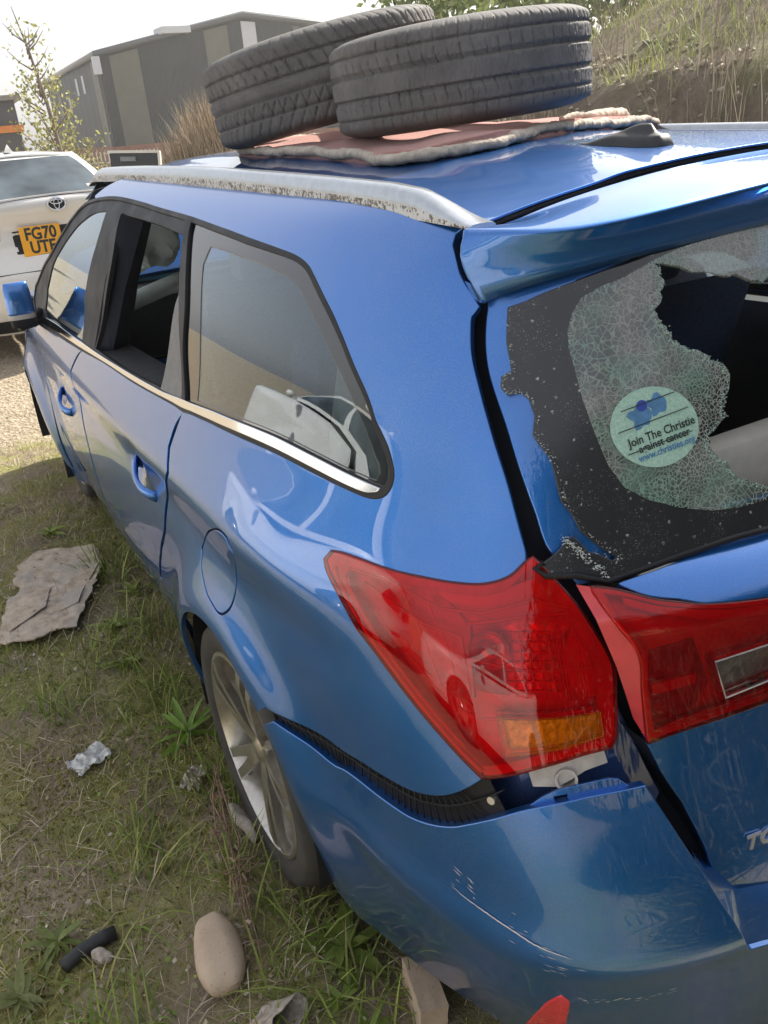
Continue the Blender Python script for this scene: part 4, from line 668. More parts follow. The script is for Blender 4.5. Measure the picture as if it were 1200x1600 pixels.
# ---- inner shell seen through the gaps
def rect(u0, u1, v0, v1): return [(u0, v0), (u1, v0), (u1, v1), (u0, v1)]
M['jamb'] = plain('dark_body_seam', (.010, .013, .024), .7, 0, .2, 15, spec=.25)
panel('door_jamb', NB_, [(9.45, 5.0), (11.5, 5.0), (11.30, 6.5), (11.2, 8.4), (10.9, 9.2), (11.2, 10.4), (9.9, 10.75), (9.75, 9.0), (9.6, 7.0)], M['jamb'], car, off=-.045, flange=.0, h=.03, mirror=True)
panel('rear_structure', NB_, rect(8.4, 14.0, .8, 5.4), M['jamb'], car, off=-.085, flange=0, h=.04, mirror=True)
panel('lamp_recess', NB_, [(9.9, 3.4), (10.4, 2.9), (11.3, 2.9), (11.75, 3.6), (11.5, 4.6), (10.2, 4.6)], M['bluein'], car, off=-.060, flange=.0, h=.03, mirror=True)
# ---- fins: panel corner lips along the tailgate gap
# ---- rear lamp
lens, lens_r = panel('tail_lamp', NB_, lst('lamp'), M['red_lens'], car, [lst('indicator')], off=.004, r=.004, flange=.012, h=.014, hb=.008, mirror=True)
def sub(L, c, k): return [(c[0]+(a-c[0])*k, c[1]+(b-c[1])*k) for a, b in L]
lampc = (10.3, 4.75)
panel('lamp_rim', NB_, sub(lst('lamp'), lampc, .995), M['red_solid'], lens, [sub(lst('lamp'), lampc, .90)], off=-.003, r=.001, flange=.02, h=.014)
panel('lamp_housing', NB_, sub(lst('lamp'), lampc, .985), M['red_solid'], lens, off=-.024, flange=0, h=.014)
M['brightred0'] = NB('bright_red_shelf').set(color=(.95, .06, .10), rough=.3, coat=.6).m
M['lampdark'] = plain('lamp_dark_cell', (.34, .05, .06), .35, 0, .4, 60, coat=.3)
def lampcell(name, L, mat, off, fl=.03, r=.002, **k): return panel(name, NB_, L, mat, lens, off=off, r=r, flange=fl, h=.01, hb=.006, **k)
ind = lst('indicator')
lampcell('reflector_bowl', [(10.55, 4.65), (11.05, 4.70), (11.18, 5.22), (10.80, 5.32), (10.45, 5.20)], M['facet'], -.0235, .004)
lampcell('reflector_bowl', [(10.15, 4.62), (10.5, 4.64), (10.40, 5.16), (10.12, 5.10)], M['lampdark'], -.0225, .004)
lampcell('lamp_shelf', [(9.55, 5.50), (10.2, 5.47), (10.9, 5.66), (11.18, 5.42), (11.0, 5.32), (10.4, 5.30), (9.9, 5.36)], M['brightred0'], -.014, .02)
lampcell('lamp_panel', [(8.95, 5.30), (9.5, 5.48), (9.85, 5.33), (10.1, 5.18), (10.1, 4.55), (9.85, 4.5), (9.3, 4.9)], M['red_solid'], -.018, .01)
lampcell('lamp_panel', [(11.2, 4.62), (11.33, 4.66), (11.30, 5.15), (11.22, 5.3), (11.08, 4.9)], M['red_solid'], -.016, .03)
am = lampcell('indicator_lamp', sub(ind, tuple(np.mean(ind, 0)), 1.04), M['facet'], -.010, .004)
panel('indicator_lens', NB_, ind, M['amber_lens'], am, off=.004, r=.001, flange=.003, h=.012, hb=.008)
def on(net, L, off):
    L = np.array(L); return net.P(L[:, 0], L[:, 1])+off*net.N(L[:, 0], L[:, 1])
M['glow'] = NB('red_light_guide').set(color=(1., .10, .10), rough=.15, coat=1.).m
def guide(L, off, r, mat='glow', par=None, name='light_guide', net=None, n=6):
    L = np.array(L); t = np.linspace(0, len(L)-1, n*(len(L)-1)+1); L = np.stack([np.interp(t, range(len(L)), L[:, 0]), np.interp(t, range(len(L)), L[:, 1])], 1)
    return tube(name, on(net or NB_, L, off), r, M[mat], par or lens, 6)
l0 = lst('lamp')
M['ambergl'] = NB('amber_bright').set(color=(1., .38, .03), rough=.2, coat=1.).m
c0 = sub(l0, lampc, .95)
guide([c0[26], c0[25], c0[24], c0[23], c0[22], c0[21], c0[20], c0[19]], -.001, .0042)
c1 = sub(l0, lampc, .88); guide([c1[26], c1[25], c1[24], c1[23], c1[22], c1[21], c1[20]], -.003, .0022)
guide([(8.85, 5.32), (9.25, 5.38), (9.8, 5.30), (10.3, 5.34), (10.9, 5.50), (11.2, 5.42)], -.003, .0022)
guide([(9.0, 5.26), (9.6, 5.12), (10.05, 5.10), (10.12, 4.60)], -.003, .0026)
guide([(9.35, 5.38), (9.62, 4.98), (9.80, 4.60)], -.004, .0016)
guide([(9.65, 5.32), (9.90, 4.95), (10.0, 4.55)], -.004, .0016)
guide([(9.12, 5.02), (9.5, 4.74), (9.9, 4.56), (10.15, 4.52)], -.004, .0018)
guide([(9.28, 4.90), (9.6, 4.66), (9.9, 4.46), (10.15, 4.44)], -.004, .0014)
guide([(10.1, 5.22), (10.7, 5.34), (11.2, 5.38)], -.003, .0022)
guide([(10.1, 4.93), (10.7, 4.90), (11.33, 4.90)], -.003, .0016)
guide([(10.2, 4.42), (10.7, 4.50), (11.25, 4.56)], -.003, .0020)
guide(ind+[ind[0]], .001, .0013, 'ambergl', am)
guide([(ind[0][0]*.92+ind[2][0]*.08, ind[0][1]*.92+ind[2][1]*.08), (ind[1][0]*.9+ind[3][0]*.1, ind[1][1]*.9+ind[3][1]*.1), (ind[2][0]*.92+ind[0][0]*.08, ind[2][1]*.92+ind[0][1]*.08)], -.013, .002, 'ambergl', am)
V_, F_ = [], []
lv = np.array(ind).mean(0)
for q in range(14):                                       # fine ribs at the right-hand end of the indicator
    t = q/13; a = (np.array(ind[1])*(1-t)+np.array(ind[2])*t); c = (np.array(ind[0])*(1-t)+np.array(ind[3])*t)
    guide([a*.97+c*.03, a*.62+c*.38], -.017, .0011, 'ambergl', am, 'indicator_rib', n=3)
for q in range(9):                                        # vertical fluting at the right of the red cell
    u0 = 11.03+.028*q; guide([(u0+.02, 4.62), (u0, 5.15)], -.015, .0012, 'glow', None, 'lamp_rib', n=4)
bc_ = wpt(10.35, 5.02, -.020) if 'wpt' in globals() else on(NB_, [(10.35, 5.02)], -.020)[0]; n0_ = Vector(NB_.N([10.35], [5.02])[0])
bl_ = lathe('bulb_bowl', [(.004, -.004), (.012, -.002), (.021, .004), (.026, .012), (.028, .014)], M['reflect'], lens, 28, 'z'); bl_.matrix_local = Matrix.Translation(bc_) @ n0_.to_track_quat('Z', 'Y').to_matrix().to_4x4()
bb_ = lathe('bulb', [(0, .016), (.005, .014), (.0075, .009), (.006, .002), (.005, -.004)], M['clear_lens'], lens, 18, 'z'); bb_.matrix_local = bl_.matrix_local.copy()
for q in range(7):
    v0 = 4.66+.085*q; guide([(10.5, v0), (10.8, v0+.03), (11.05, v0+.02)], -.0215, .0013, 'glow', None, 'lamp_rib', n=4)
for q in range(6):
    u0 = 10.50+.10*q; guide([(u0, 4.62), (u0-.02, 5.2)], -.0215, .0012, 'glow', None, 'lamp_rib', n=4)
# white clip bracket under the lamp
def wpt(u, v, off): return on(NB_, [(u, v)], off)[0]
bm = bmesh.new()
p = on(NB_, [(10.62, 4.02), (11.0, 4.10), (11.32, 4.20), (11.34, 4.05), (11.16, 4.0), (11.02, 3.92), (10.9, 3.86), (10.66, 3.84)], -.020); n_ = NB_.N([11.0], [4.0])[0]
vv = [bm.verts.new(q) for q in p]; fc = bm.faces.new(vv); ex = bmesh.ops.extrude_face_region(bm, geom=[fc]); bmesh.ops.translate(bm, verts=[g for g in ex['geom'] if isinstance(g, bmesh.types.BMVert)], vec=Vector(-n_*.035))
bmesh.ops.recalc_face_normals(bm, faces=bm.faces[:])
bk = bm_obj('lamp_bracket', bm, M['white_plastic'], lens, bevel=.0015)
cpos = wpt(10.98, 3.93, -.034); ax = Vector(n_)
prof = [(.012, .018), (.0155, .018), (.0155, -.03), (.012, -.03), (.012, .018)]
ring = lathe('bracket_ring', prof, M['white_plastic'], lens, 24, 'z')
ring.matrix_local = Matrix.Translation(cpos) @ ax.to_track_quat('Z', 'Y').to_matrix().to_4x4()
bx = wpt(11.25, 4.05, -.028)
for o in list(lens.children):                              # the same innards in the right-hand lamp
    if o.matrix_local == Matrix.Identity(4):
        m = mirror_obj(o); m.parent = lens_r
        for c in o.children: mirror_obj(c).parent = m
# ---- bumper
bt_ = lst('b_top'); brt = lst('b_right')
ab = lst('arch_b')                       # rear half of the arch, joint downwards
low = [(8.62, .03), (9.2, .02), (9.8, .02), (10.5, .02), (11.2, .02), (12.2, .02), (14.0, .02)]
bumper = bt_ + brt[:4] + [(12.15, 1.75), (12.9, 1.35), (14.0, 1.2)] + low[::-1] + ab[::-1]
bmp, _ = panel('bumper', NB_, bumper, M['blue'], car, h=.018, hb=.009, mirror=True, flange=.014)
panel('bumper_flange', NB_, lst('tab'), M['blue'], bmp, [lst('tab_slot')], off=-.010, r=.001, flange=.003, h=.012, hb=.006)
panel('bumper_reflector', NB_, [(10.60, .45), (10.74, 1.15), (10.85, 1.45), (10.92, 1.3), (10.92, .4)], M['red_solid'], bmp, off=.002, r=.003, h=.01)
# ledge between tailgate and bumper face
e0 = on(NB_, [brt[2], brt[3], (12.15, 1.75), (12.9, 1.35), (14.0, 1.2)], -.004)
back = np.array([(-.535, .125, .60), (-.49, .150, .545), (-.40, .14, .475), (-.25, .13, .455), (0, .12, .45)])
V = []; 
for a, c in zip(e0, back):
    for t in (0, .25, .5, .75, 1.): q = a*(1-t)+c*t; q = q+np.array((0, 0, .018*math.sin(math.pi*t))); V.append(q)
F = [(i*5+j, i*5+j+1, (i+1)*5+j+1, (i+1)*5+j) for i in range(4) for j in range(4)]
st_ = mesh('bumper_step', V, F, M['blue'], bmp); mirror_obj(st_)
# black ribbed retainer between quarter panel and bumper
br = lst('bracket'); half = len(lst('q_low'))
rt = panel('bumper_retainer', NB_, bt_[:1]+lst('q_low')+[(10.4, 3.45), (10.25, 3.1)]+[q for q in bt_[:8]][::-1][:0]+list(reversed(bt_[:9]))[:-1], M['black'], car, off=-.016, r=.001, flange=.0, h=.012)
ql = np.array(lst('q_low')); bl = np.array(bt_[:9])
tq = np.linspace(0, 1, 40); qi = np.stack([np.interp(tq, np.linspace(0, 1, len(ql)), ql[:, k]) for k in (0, 1)], 1); bi = np.stack([np.interp(tq, np.linspace(0, 1, len(bl)), bl[:, k]) for k in (0, 1)], 1)
for k in range(1, 34): tube('retainer_rib', on(NB_, [qi[k], qi[k]*.5+bi[k]*.5, bi[k]], -.011), .0016, M['black'], rt, 4)
tube('retainer_rib', on(NB_, qi*.55+bi*.45, -.011), .0018, M['black'], rt, 4)
sc = wpt(*(qi[36]*.45+bi[36]*.55), -.012); s_ = lathe('retainer_screw', [(0, .004), (.006, .004), (.006, -.004)], M['satin'], rt, 12, 'z'); s_.matrix_local = Matrix.Translation(sc) @ Vector(NB_.N([qi[36][0]], [qi[36][1]])[0]).to_track_quat('Z', 'Y').to_matrix().to_4x4()
# paint scratches on the bumper corner
M['scratch'] = plain('bare_scratch', (.62, .65, .70), .6, 0, .2, 100)
V, F = [], []
def streak(L, w):
    L = np.array(L); a = on(NB_, L, .0012); n = NB_.N(L[:, 0], L[:, 1]); t = np.gradient(a, axis=0); s = np.cross(n, t); s /= np.linalg.norm(s, axis=1)[:, None]+1e-9
    ww = w*np.sin(np.linspace(.12, math.pi-.12, len(L)))[:, None]; o = len(V)
    V.extend(a+s*ww); V.extend(a-s*ww); k = len(L); F.extend((o+i, o+i+1, o+k+i+1, o+k+i) for i in range(k-1))
s1 = np.array(lst('scr1')); tt = np.linspace(0, 6, 60); s1 = np.stack([np.interp(tt, range(7), s1[:, 0]), np.interp(tt, range(7), s1[:, 1])], 1)
streak(s1+RNG.normal(0, .002, s1.shape), .0011)
sdir = s1[10]-s1[0]; 
for k in range(9):
    c = s1[0]+np.array((RNG.uniform(.0, .22), RNG.uniform(.0, .30))); L = RNG.uniform(.01, .05); streak([c, c+np.array((L*.9, -L*.5)), c+np.array((L*1.9, -L*.9))], RNG.uniform(.0003, .0009))
for k in range(16):
    c = np.array((RNG.uniform(10.35, 10.95), 0)); c[1] = 2.45-(c[0]-10.35)*1.1+RNG.normal(0, .12); L = RNG.uniform(.01, .06); streak([c, c+np.array((L, -.15*L)), c+np.array((2*L, -.35*L))], RNG.uniform(.0002, .0006))
for k in range(22):
    c = np.array((10.95+k*.035+RNG.normal(0, .01), 1.42+RNG.normal(0, .03)-k*.004)); L = RNG.uniform(.01, .03); streak([c, c+np.array((L, .0)), c+np.array((2*L, .01))], RNG.uniform(.0004, .0011))
mesh('scratch_marks', V, F, M['scratch'], bmp)['kind'] = 'stuff'
# ---- tailgate
tg = 'tailgate'
def tmir(L): return [(10-a, b) for a, b in L[::-1]]
tl = lst('t_low'); m0 = tl[0]
lowleft = [tl[0]]+tl[7:3:-1]           # top-left corner down the left edge
left_edge = [tl[0], tl[7], tl[6], tl[5], tl[4]]
topl = [(tuv(-.36, .79)), (tuv(-.36, .952))]
panel_low = left_edge + [tuv(-.25, .43), tuv(0, .425)]
full = panel_low + tmir(panel_low[:-1]) + [(10-a, b) for a, b in [tl[1], tl[2]]] + [tuv(.352, .79), tuv(.352, .945), tuv(0, .935), tuv(-.352, .945), tuv(-.352, .79)] + [tl[2], tl[1]]
tgp = panel('tailgate', NT, full, M['blue'], car, h=.02, hb=.01, flange=.015)
le = lst('t_ledge')
ledge = [le[0], le[1], le[2], tuv(-.2, 1.005), tuv(0, 1.005)]
ledge2 = [le[0], le[7], le[6], le[5], tuv(-.30, .945), tuv(0, .940)]
lf = ledge + tmir(ledge[:-1]) + [(10-a, b) for a, b in ledge2[1:]] + ledge2[::-1][1:-1]
panel('tailgate_ledge', NT, lf, M['blue'], tgp, off=.003, h=.012, hb=.008)
tlm = lst('t_lamp'); cx = tuv(-.36, .9)[0]
tlamp = [tlm[0], tlm[1], tlm[2], tlm[3], (cx, tlm[4][1]), (cx, tlm[5][1]), tlm[6], tlm[7], tlm[8], tlm[9], tlm[10]]
rv = lst('t_rev'); rvp = [rv[0], (cx-.03, rv[1][1]+.02), (cx-.03, rv[2][1]+.05), rv[3]]
tlens, tlens_r = panel('tailgate_lamp', NT, tlamp, M['dark_red_lens'], tgp, [rvp], off=.003, r=.003, flange=.01, h=.012, hb=.008, mirror=True)
panel('lamp_rim', NT, sub(tlamp, (2.3, 7), .995), M['red_solid'], tlens, [sub(tlamp, (2.3, 7), .90)], off=-.002, r=.001, flange=.01, h=.014)
panel('lamp_housing', NT, sub(tlamp, (2.3, 7), .99), M['red_solid'], tlens, off=-.018, flange=0, h=.02)
rv = lst('t_rev'); 
panel('reversing_lamp', NT, rvp, M['facet'], tlens, off=-.014, r=.002, flange=.01, h=.012); panel('reversing_lens', NT, rvp, M['clear_lens'], tlens, off=.002, r=.001, flange=.002, h=.02)
tube('reversing_trim', on(NT, [rv[3], rv[2]], -.004), .004, M['chrome'], tlens, 6)
tube('reversing_trim', on(NT, [rv[1], rv[0], rv[3], rv[2]], .004), .0015, M['white_plastic'], tlens, 4)
M['brightred'] = NB('bright_red_moulding').set(color=(1., .03, .08), rough=.25, coat=.8).m
tt_ = np.array(tlamp[1:5]); tz = np.array([(a, b-.28) for a, b in tt_]); panel('lamp_bar', NT, [(a, b) for a, b in tz]+[(a, b-.30) for a, b in tz[::-1]], M['brightred'], tlens, off=-.004, r=.002, h=.012)
guide([tlamp[10], tlamp[9]], -.002, .003, 'glow', tlens, net=NT)
guide([(tlamp[9][0]+.08, tlamp[9][1]), (tlamp[8][0]+.08, tlamp[8][1]), (tlamp[7][0]+.10, tlamp[7][1]+.25), (tlamp[6][0], tlamp[6][1]+.25), (cx, tlamp[5][1]+.3)], -.004, .0015, 'glow', tlens, net=NT)
panel('reflector_bowl', NT, [tuv(-.555, .905), tuv(-.50, .91), tuv(-.475, .84), tuv(-.50, .80), tuv(-.555, .80)], M['lampdark'], tlens, off=-.015, r=.003, h=.012)
panel('lamp_panel', NT, [tuv(-.555, .858), tuv(-.50, .862), tuv(-.50, .85), tuv(-.555, .845)], M['brightred'], tlens, off=-.008, r=.002, h=.01)
# pale red side wall of the tailgate lamp: from the lens edge back into the gap
for o in list(tlens.children): mirror_obj(o).parent = tlens_r
ts_ = lst('t_side')
edge = on(NT, [tlm[0], tlm[10], tlm[9], tlm[8], tlm[7]], .0); side3 = on(NT, [ts_[0], ts_[8], ts_[7], ((ts_[7][0]+ts_[6][0])/2, (ts_[7][1]+ts_[6][1])/2), ts_[6]], -.012)
t6 = np.linspace(0, 4, 25); ea = np.stack([np.interp(t6, range(5), edge[:, k]) for k in range(3)], 1); sb = np.stack([np.interp(t6, range(5), side3[:, k]) for k in range(3)], 1)
sw = mesh('lamp_side', np.concatenate([ea, sb]), [(i, i+1, 25+i+1, 25+i) for i in range(24)], M['pink_plastic'], tgp); mirror_obj(sw)
# tailgate edge wall below the lamp
el = on(NT, left_edge, -.002); eb = el+np.array((.0, .06, .0)); n5 = len(el)
sw = mesh('tailgate_edge', np.concatenate([el, eb]), [(i, i+1, n5+i+1, n5+i) for i in range(n5-1)], M['jamb'], tgp, smooth=False); mirror_obj(sw)
# lettering
M['lettering'] = NB('satin_lettering').set(color=(.62, .63, .64), metal=.6, rough=.3).m
bo = on(NT, [tuv(-.418, .553)], .0015)[0]; br_ = on(NT, [tuv(-.30, .553)], .0015)[0]; rr = (br_-bo); rr /= np.linalg.norm(rr); nn = NT.N(*np.array([tuv(-.38, .55)]).T)[0]; uu = np.cross(nn, rr)
for k, ch in enumerate('TOYOTA'):
    text_on('letter', ch, .036, (bo+rr*(.012+.030*k)+uu*.004, rr, uu), M['lettering'], tgp, .0008, .003, 1.1, .18)
# frame beside the glass: painted flange with a raised ridge
fl = lst('frame_left'); rdg = lst('frame_ridge')
frame = [(10.55, 8.95)]+fl + [(11.3, 5.62), (12.0, 5.70), (14.0, 5.72), (14.0, 6.1), (12.2, 6.1), (11.75, 6.25), (11.55, 7.0), (11.4, 8.0), (11.5, 8.9), (12.2, 9.3), (14.0, 9.4), (14, 9.7), (11.8, 9.6), (10.9, 9.3)]
panel('tailgate_frame', NB_, frame, M['blue'], tgp, off=-.012, r=.003, flange=.02, h=.016, hb=.009, mirror=True, offf=lambda p: .012*np.exp(-((p[:, 0]+.60-np.interp(p[:, 2], [1.0, 1.06, 1.12, 1.2, 1.3], [.030, .006, -.006, -.014, -.010]))/.007)**2))
# ---- rear glass: black printed border, crazed clear area with a hole
fr = lst('frit'); gt = lst('glass_top'); cl = lst('clear'); ho = lst('hole'); shd = lst('shard')
b = NB('black_glass_border').set(color=(.020, .021, .026), rough=.28, coat=.6, coatr=.12); 
vo = b.n('TexVoronoi', i_Scale=75.); b.l(b.co(), vo.inputs['Vector']); f2 = b.noise(260, 3, .7)
sp = b.math('MULTIPLY', b.ramp(vo.outputs['Distance'], [(.10, 1.), (.22, 0.)]), b.ramp(f2, [(.52, 0.), (.60, 1.)]))
sp = b.math('MAXIMUM', sp, b.math('MULTIPLY', b.ramp(b.noise(600, 2, .6), [(.64, 0.), (.70, 1.)]), b.ramp(b.noise(18, 3), [(.45, 0.), (.6, .8)])))
b.base(b.mix(sp, (.020, .021, .026), (.48, .48, .46))); b.rough(b.math('ADD', b.math('MULTIPLY', sp, .4), .28)); b.bump(f2, .25, .002); M['frit'] = b.m
b = NB('crazed_glass'); b.t.nodes.remove(b.b)
cw = b.n('TexNoise', i_Scale=30., i_Detail=2.); b.l(b.co(), cw.inputs['Vector'])
wv = b.n('VectorMath', operation='SCALE'); b.l(cw.outputs['Color'], wv.inputs[0]); wv.inputs['Scale'].default_value = .020
ad = b.n('VectorMath', operation='ADD'); b.l(b.co(), ad.inputs[0]); b.l(wv.outputs[0], ad.inputs[1])
def crack(scale, th):
    v = b.n('TexVoronoi', feature='DISTANCE_TO_EDGE', i_Scale=scale); b.l(ad.outputs[0], v.inputs['Vector']); return b.ramp(v.outputs['Distance'], [(th*.5, 1.), (th, 0.)])
mk_ = b.ramp(b.noise(6., 2), [(.45, 0.), (.55, 1.)]); k1 = b.math('ADD', b.math('MULTIPLY', crack(120., .085), mk_), b.math('MULTIPLY', crack(195., .13), b.math('SUBTRACT', 1., mk_))); k2 = b.math('MAXIMUM', b.math('MULTIPLY', crack(380., .12), .8), b.math('MULTIPLY', crack(34., .02), 1.4))
big = b.noise(9., 3, .6)
ck = b.math('MAXIMUM', k1, b.math('MULTIPLY', k2, b.ramp(big, [(.42, .15), (.58, .85)])))
haze_ = b.math('MULTIPLY', b.ramp(big, [(.40, .04), (.75, .30)]), 1.)
vc = b.n('TexVoronoi', i_Scale=170.); b.l(ad.outputs[0], vc.inputs['Vector']); cs_ = b.n('SeparateXYZ'); b.l(vc.outputs['Color'], cs_.inputs[0])
fac = b.math('MAXIMUM', b.math('MULTIPLY', ck, .62), b.math('MULTIPLY', haze_, b.math('ADD', .35, b.math('MULTIPLY', cs_.outputs[0], 1.6))))
dif = b.n('BsdfDiffuse'); b.l(b.mix(b.ramp(b.noise(14, 2), [(.4, 0.), (.65, 1.)]), (.62, .65, .62), (.42, .66, .56)), dif.inputs[0])
tlc = b.n('BsdfTranslucent'); tlc.inputs[0].default_value = (.60, .74, .66, 1)
m1 = b.n('MixShader'); m1.inputs[0].default_value = .35; b.l(dif.outputs[0], m1.inputs[1]); b.l(tlc.outputs[0], m1.inputs[2])
tr = b.n('BsdfTransparent'); tr.inputs[0].default_value = (.36, .46, .42, 1)
gl = b.n('BsdfGlossy'); gl.inputs['Roughness'].default_value = .12; bpn = b.n('Bump', i_Strength=.9, i_Distance=.003); b.l(vc.outputs['Color'], bpn.inputs['Height']); b.l(bpn.outputs[0], gl.inputs['Normal'])
m2 = b.n('MixShader'); m2.inputs[0].default_value = .16; b.l(tr.outputs[0], m2.inputs[1]); b.l(gl.outputs[0], m2.inputs[2])
m3 = b.n('MixShader'); b.l(fac, m3.inputs[0]); b.l(m2.outputs[0], m3.inputs[1]); b.l(m1.outputs[0], m3.inputs[2]); b.l(m3.outputs[0], b.out.inputs[0]); M['crazed'] = b.m
vb = fr[-1][1]; vt = gt[-1][1]
outer = fr+[(14.0, vb+.03), (14.0, vt+.05)]+gt[::-1]
clr = cl+[(14.0, cl[-1][1]-.02), (14.0, vt-.05)]+[(a, b_-.04) for a, b_ in gt[:4:-1]]
clr[0] = (clr[0][0], clr[0][1]-.05)
rg = panel('rear_window', NB_, outer, M['frit'], tgp, [clr], off=.003, r=.0015, flange=.003, h=.016, hb=.008, curve=False, mirror=True)
ckp = cl+[(14.0, cl[-1][1]-.02), (14.0, ho[-1][1]-.1)]+ho[::-1]
cp = panel('crazed_glass', NB_, ckp, M['crazed'], rg[0], off=.0035, r=.001, flange=.004, h=.014, hb=.004, curve=False); c2 = mirror_obj(cp)
shp = shd+[(14.0, shd[-1][1]-.1), (14.0, vt)]+gt[:4:-1]
sp_ = panel('glass_shard', NB_, shp, M['crazed'], rg[0], off=.0035, r=.001, flange=.004, h=.014, hb=.004, curve=False); mirror_obj(sp_)
fe_ = np.array(fr[:24]); ti = RNG.uniform(0, 22.9, 240); cu_ = np.stack([np.interp(ti, range(24), fe_[:, k]) for k in (0, 1)], 1)+RNG.normal(0, .012, (240, 2))+np.array((.02, 0))
Pc = on(NB_, cu_, .006); o = pebbles('glass_crumbs', Pc, RNG.uniform(.0005, .0018, 240)*RNG.uniform(.5, 1.3, 240), NB('glass_crumb').set(color=(.50, .55, .53), rough=.2).m, 12); o.parent = tgp
tb_ = RNG.uniform(0, 1, 170)**1.5; cb_ = np.array(fr[26])*(1-tb_)[:, None]+np.array(fr[33])*tb_[:, None]+RNG.normal(0, .02, (170, 2))+np.array((0, .05)); o = pebbles('glass_crumbs', on(NB_, cb_, .006), RNG.uniform(.0007, .0026, 170), o.data.materials[0], 13); o.parent = tgp
he_ = np.array(ho); ti = RNG.uniform(0, len(ho)-1.1, 500); ch_ = np.stack([np.interp(ti, range(len(ho)), he_[:, k]) for k in (0, 1)], 1)+RNG.normal(0, .012, (500, 2)); ch_[:, 0] -= .02; o = pebbles('glass_crumbs', on(NB_, ch_, .004), RNG.uniform(.0007, .0022, 500), NB('green_glass_crumb').set(color=(.42, .58, .52), rough=.15).m, 14); o.parent = tgp
# black rubber seal under the glass
sl = [q for q in fr if q[0] > 10.9][-8:]
tube('glass_seal', on(NB_, [fr[-8], fr[-7], fr[-6], fr[-5], fr[-4], fr[-3], fr[-2], fr[-1], (14, vb)], .002), .005, M['black'], tgp, 6)
# heater lines and round sticker on the glass
stk = lst('sticker')
b = NB('pale_green_sticker').set(rough=.45); f = b.noise(330, 2); b.base(b.ramp(f, [(.35, (.30, .50, .42)), (.7, (.46, .66, .56))])); b.bump(f, .3, .002); M['sticker'] = b.m
skp = panel('sticker', NB_, stk, M['sticker'], rg[0], off=.0055, r=.0003, flange=.0005, h=.012)
sP = on(NB_, stk, .0065); sc_ = sP.mean(0); sn = NB_.N(*np.array([np.mean(stk, 0)]).T)[0]
hx = sP[0]-sP[12]; hx /= np.linalg.norm(hx); sr = np.array((hx[0], hx[1], 0)); 
vm_ = np.mean(stk, 0)[1]; ga = on(NB_, [(stk[12][0], vm_), (stk[0][0], vm_)], 0); sr = ga[1]-ga[0]; sr /= np.linalg.norm(sr); su = np.cross(sn, sr); sr = sr*math.cos(.2)+su*math.sin(.2); su = np.cross(sn, sr); rad = np.linalg.norm(sP[6]-sP[18])/2
M['ink'] = plain('dark_print', (.02, .03, .03), .6, 0, .2); M['inkblue'] = plain('blue_print', (.08, .22, .42), .6, 0, .2, 90); M['inkroyal'] = plain('royal_blue_print', (.03, .06, .36), .6, 0, .1)
for s, y, sz, mt in (('Join The Christie', -.17, .30, 'ink'), ('against cancer', -.40, .28, 'ink'), ('www.christies.org', -.62, .24, 'inkblue')):
    text_on('sticker_text', s, rad*sz, (sc_+su*rad*y+sr*rad*.12+sn*.001, sr, su), M[mt], skp, .0003, .0, .9)
def disc(name, c, r_, mat, k=20, jag=0.):
    V = [c]+[c+(sr*math.cos(2*math.pi*i/k)+su*math.sin(2*math.pi*i/k))*r_*(1+jag*math.sin(3.3*i)*math.cos(1.7*i)) for i in range(k)]
    return mesh(name, V, [(0, 1+i, 1+(i+1) % k) for i in range(k)], M[mat], skp)
disc('sticker_dot', sc_-sr*rad*.18+su*rad*.62+sn*.0012, rad*.14, 'inkroyal')
disc('sticker_mark', sc_-sr*rad*.28+su*rad*.38+sn*.0006, rad*.30, 'inkblue', 20, .3); disc('sticker_mark', sc_+sr*rad*.22+su*rad*.52+sn*.0007, rad*.26, 'inkblue', 20, .3)
for q in (.66, .18, -.42):
    w = math.sqrt(1-q*q)*rad; a = sc_+su*q*rad+sn*.0012; tube('heater_line', [a-sr*w, a, a+sr*w], .0007, M['ink'], skp, 4)
# ---- spoiler
G = [(-.578, .479, 1.411), (-.535, .476, 1.418), (-.46, .475, 1.433), (-.258, .475, 1.4545), (0, .475, 1.462)]
Cc = [(-.640, .453, 1.417), (-.598, .396, 1.415), (-.50, .340, 1.418), (-.27, .293, 1.442), (0, .281, 1.451)]
Lw = [(-.627, .433, 1.329), (-.59, .402, 1.345), (-.50, .360, 1.363), (-.257, .313, 1.386), (0, .300, 1.392)]
G, Cc, Lw = map(np.array, (G, Cc, Lw)); 
def lerp(a, b, t, add=(0, 0, 0)): return a*(1-t)+b*t+np.array(add)
endm = np.array([[-.012, 0, 0], [-.003, 0, 0], [0, 0, 0], [0, 0, 0], [0, 0, 0]])
rows = [G+(0, 0, -.012), G, lerp(G, Cc, .12), lerp(G, Cc, .5, (0, 0, .003)), lerp(G, Cc, .88, (0, 0, .0025)), Cc, lerp(Cc, Lw, .10, (0, -.001, 0))+endm*.4, lerp(Cc, Lw, .35, (0, .004, 0))+endm, lerp(Cc, Lw, .75, (0, .003, 0))+endm*.6, Lw, Lw+(.003, .022, .001)]
full_rows = [np.concatenate([r, (r*[-1, 1, 1])[-2::-1]]) for r in rows[::-1]]
NSp = Net([[fr_[i] for fr_ in full_rows] for i in range(9)])
panel('spoiler', NSp, [(0, 0), (2, 0), (4, 0), (6, 0), (8, 0), (8, 2), (8, 4), (8, 6), (8, 8), (8, 10), (6, 10), (4, 10), (2, 10), (0, 10), (0, 8), (0, 6), (0, 4), (0, 2)], M['blue'], tgp, off=0, r=.003, flange=.03, h=.016)
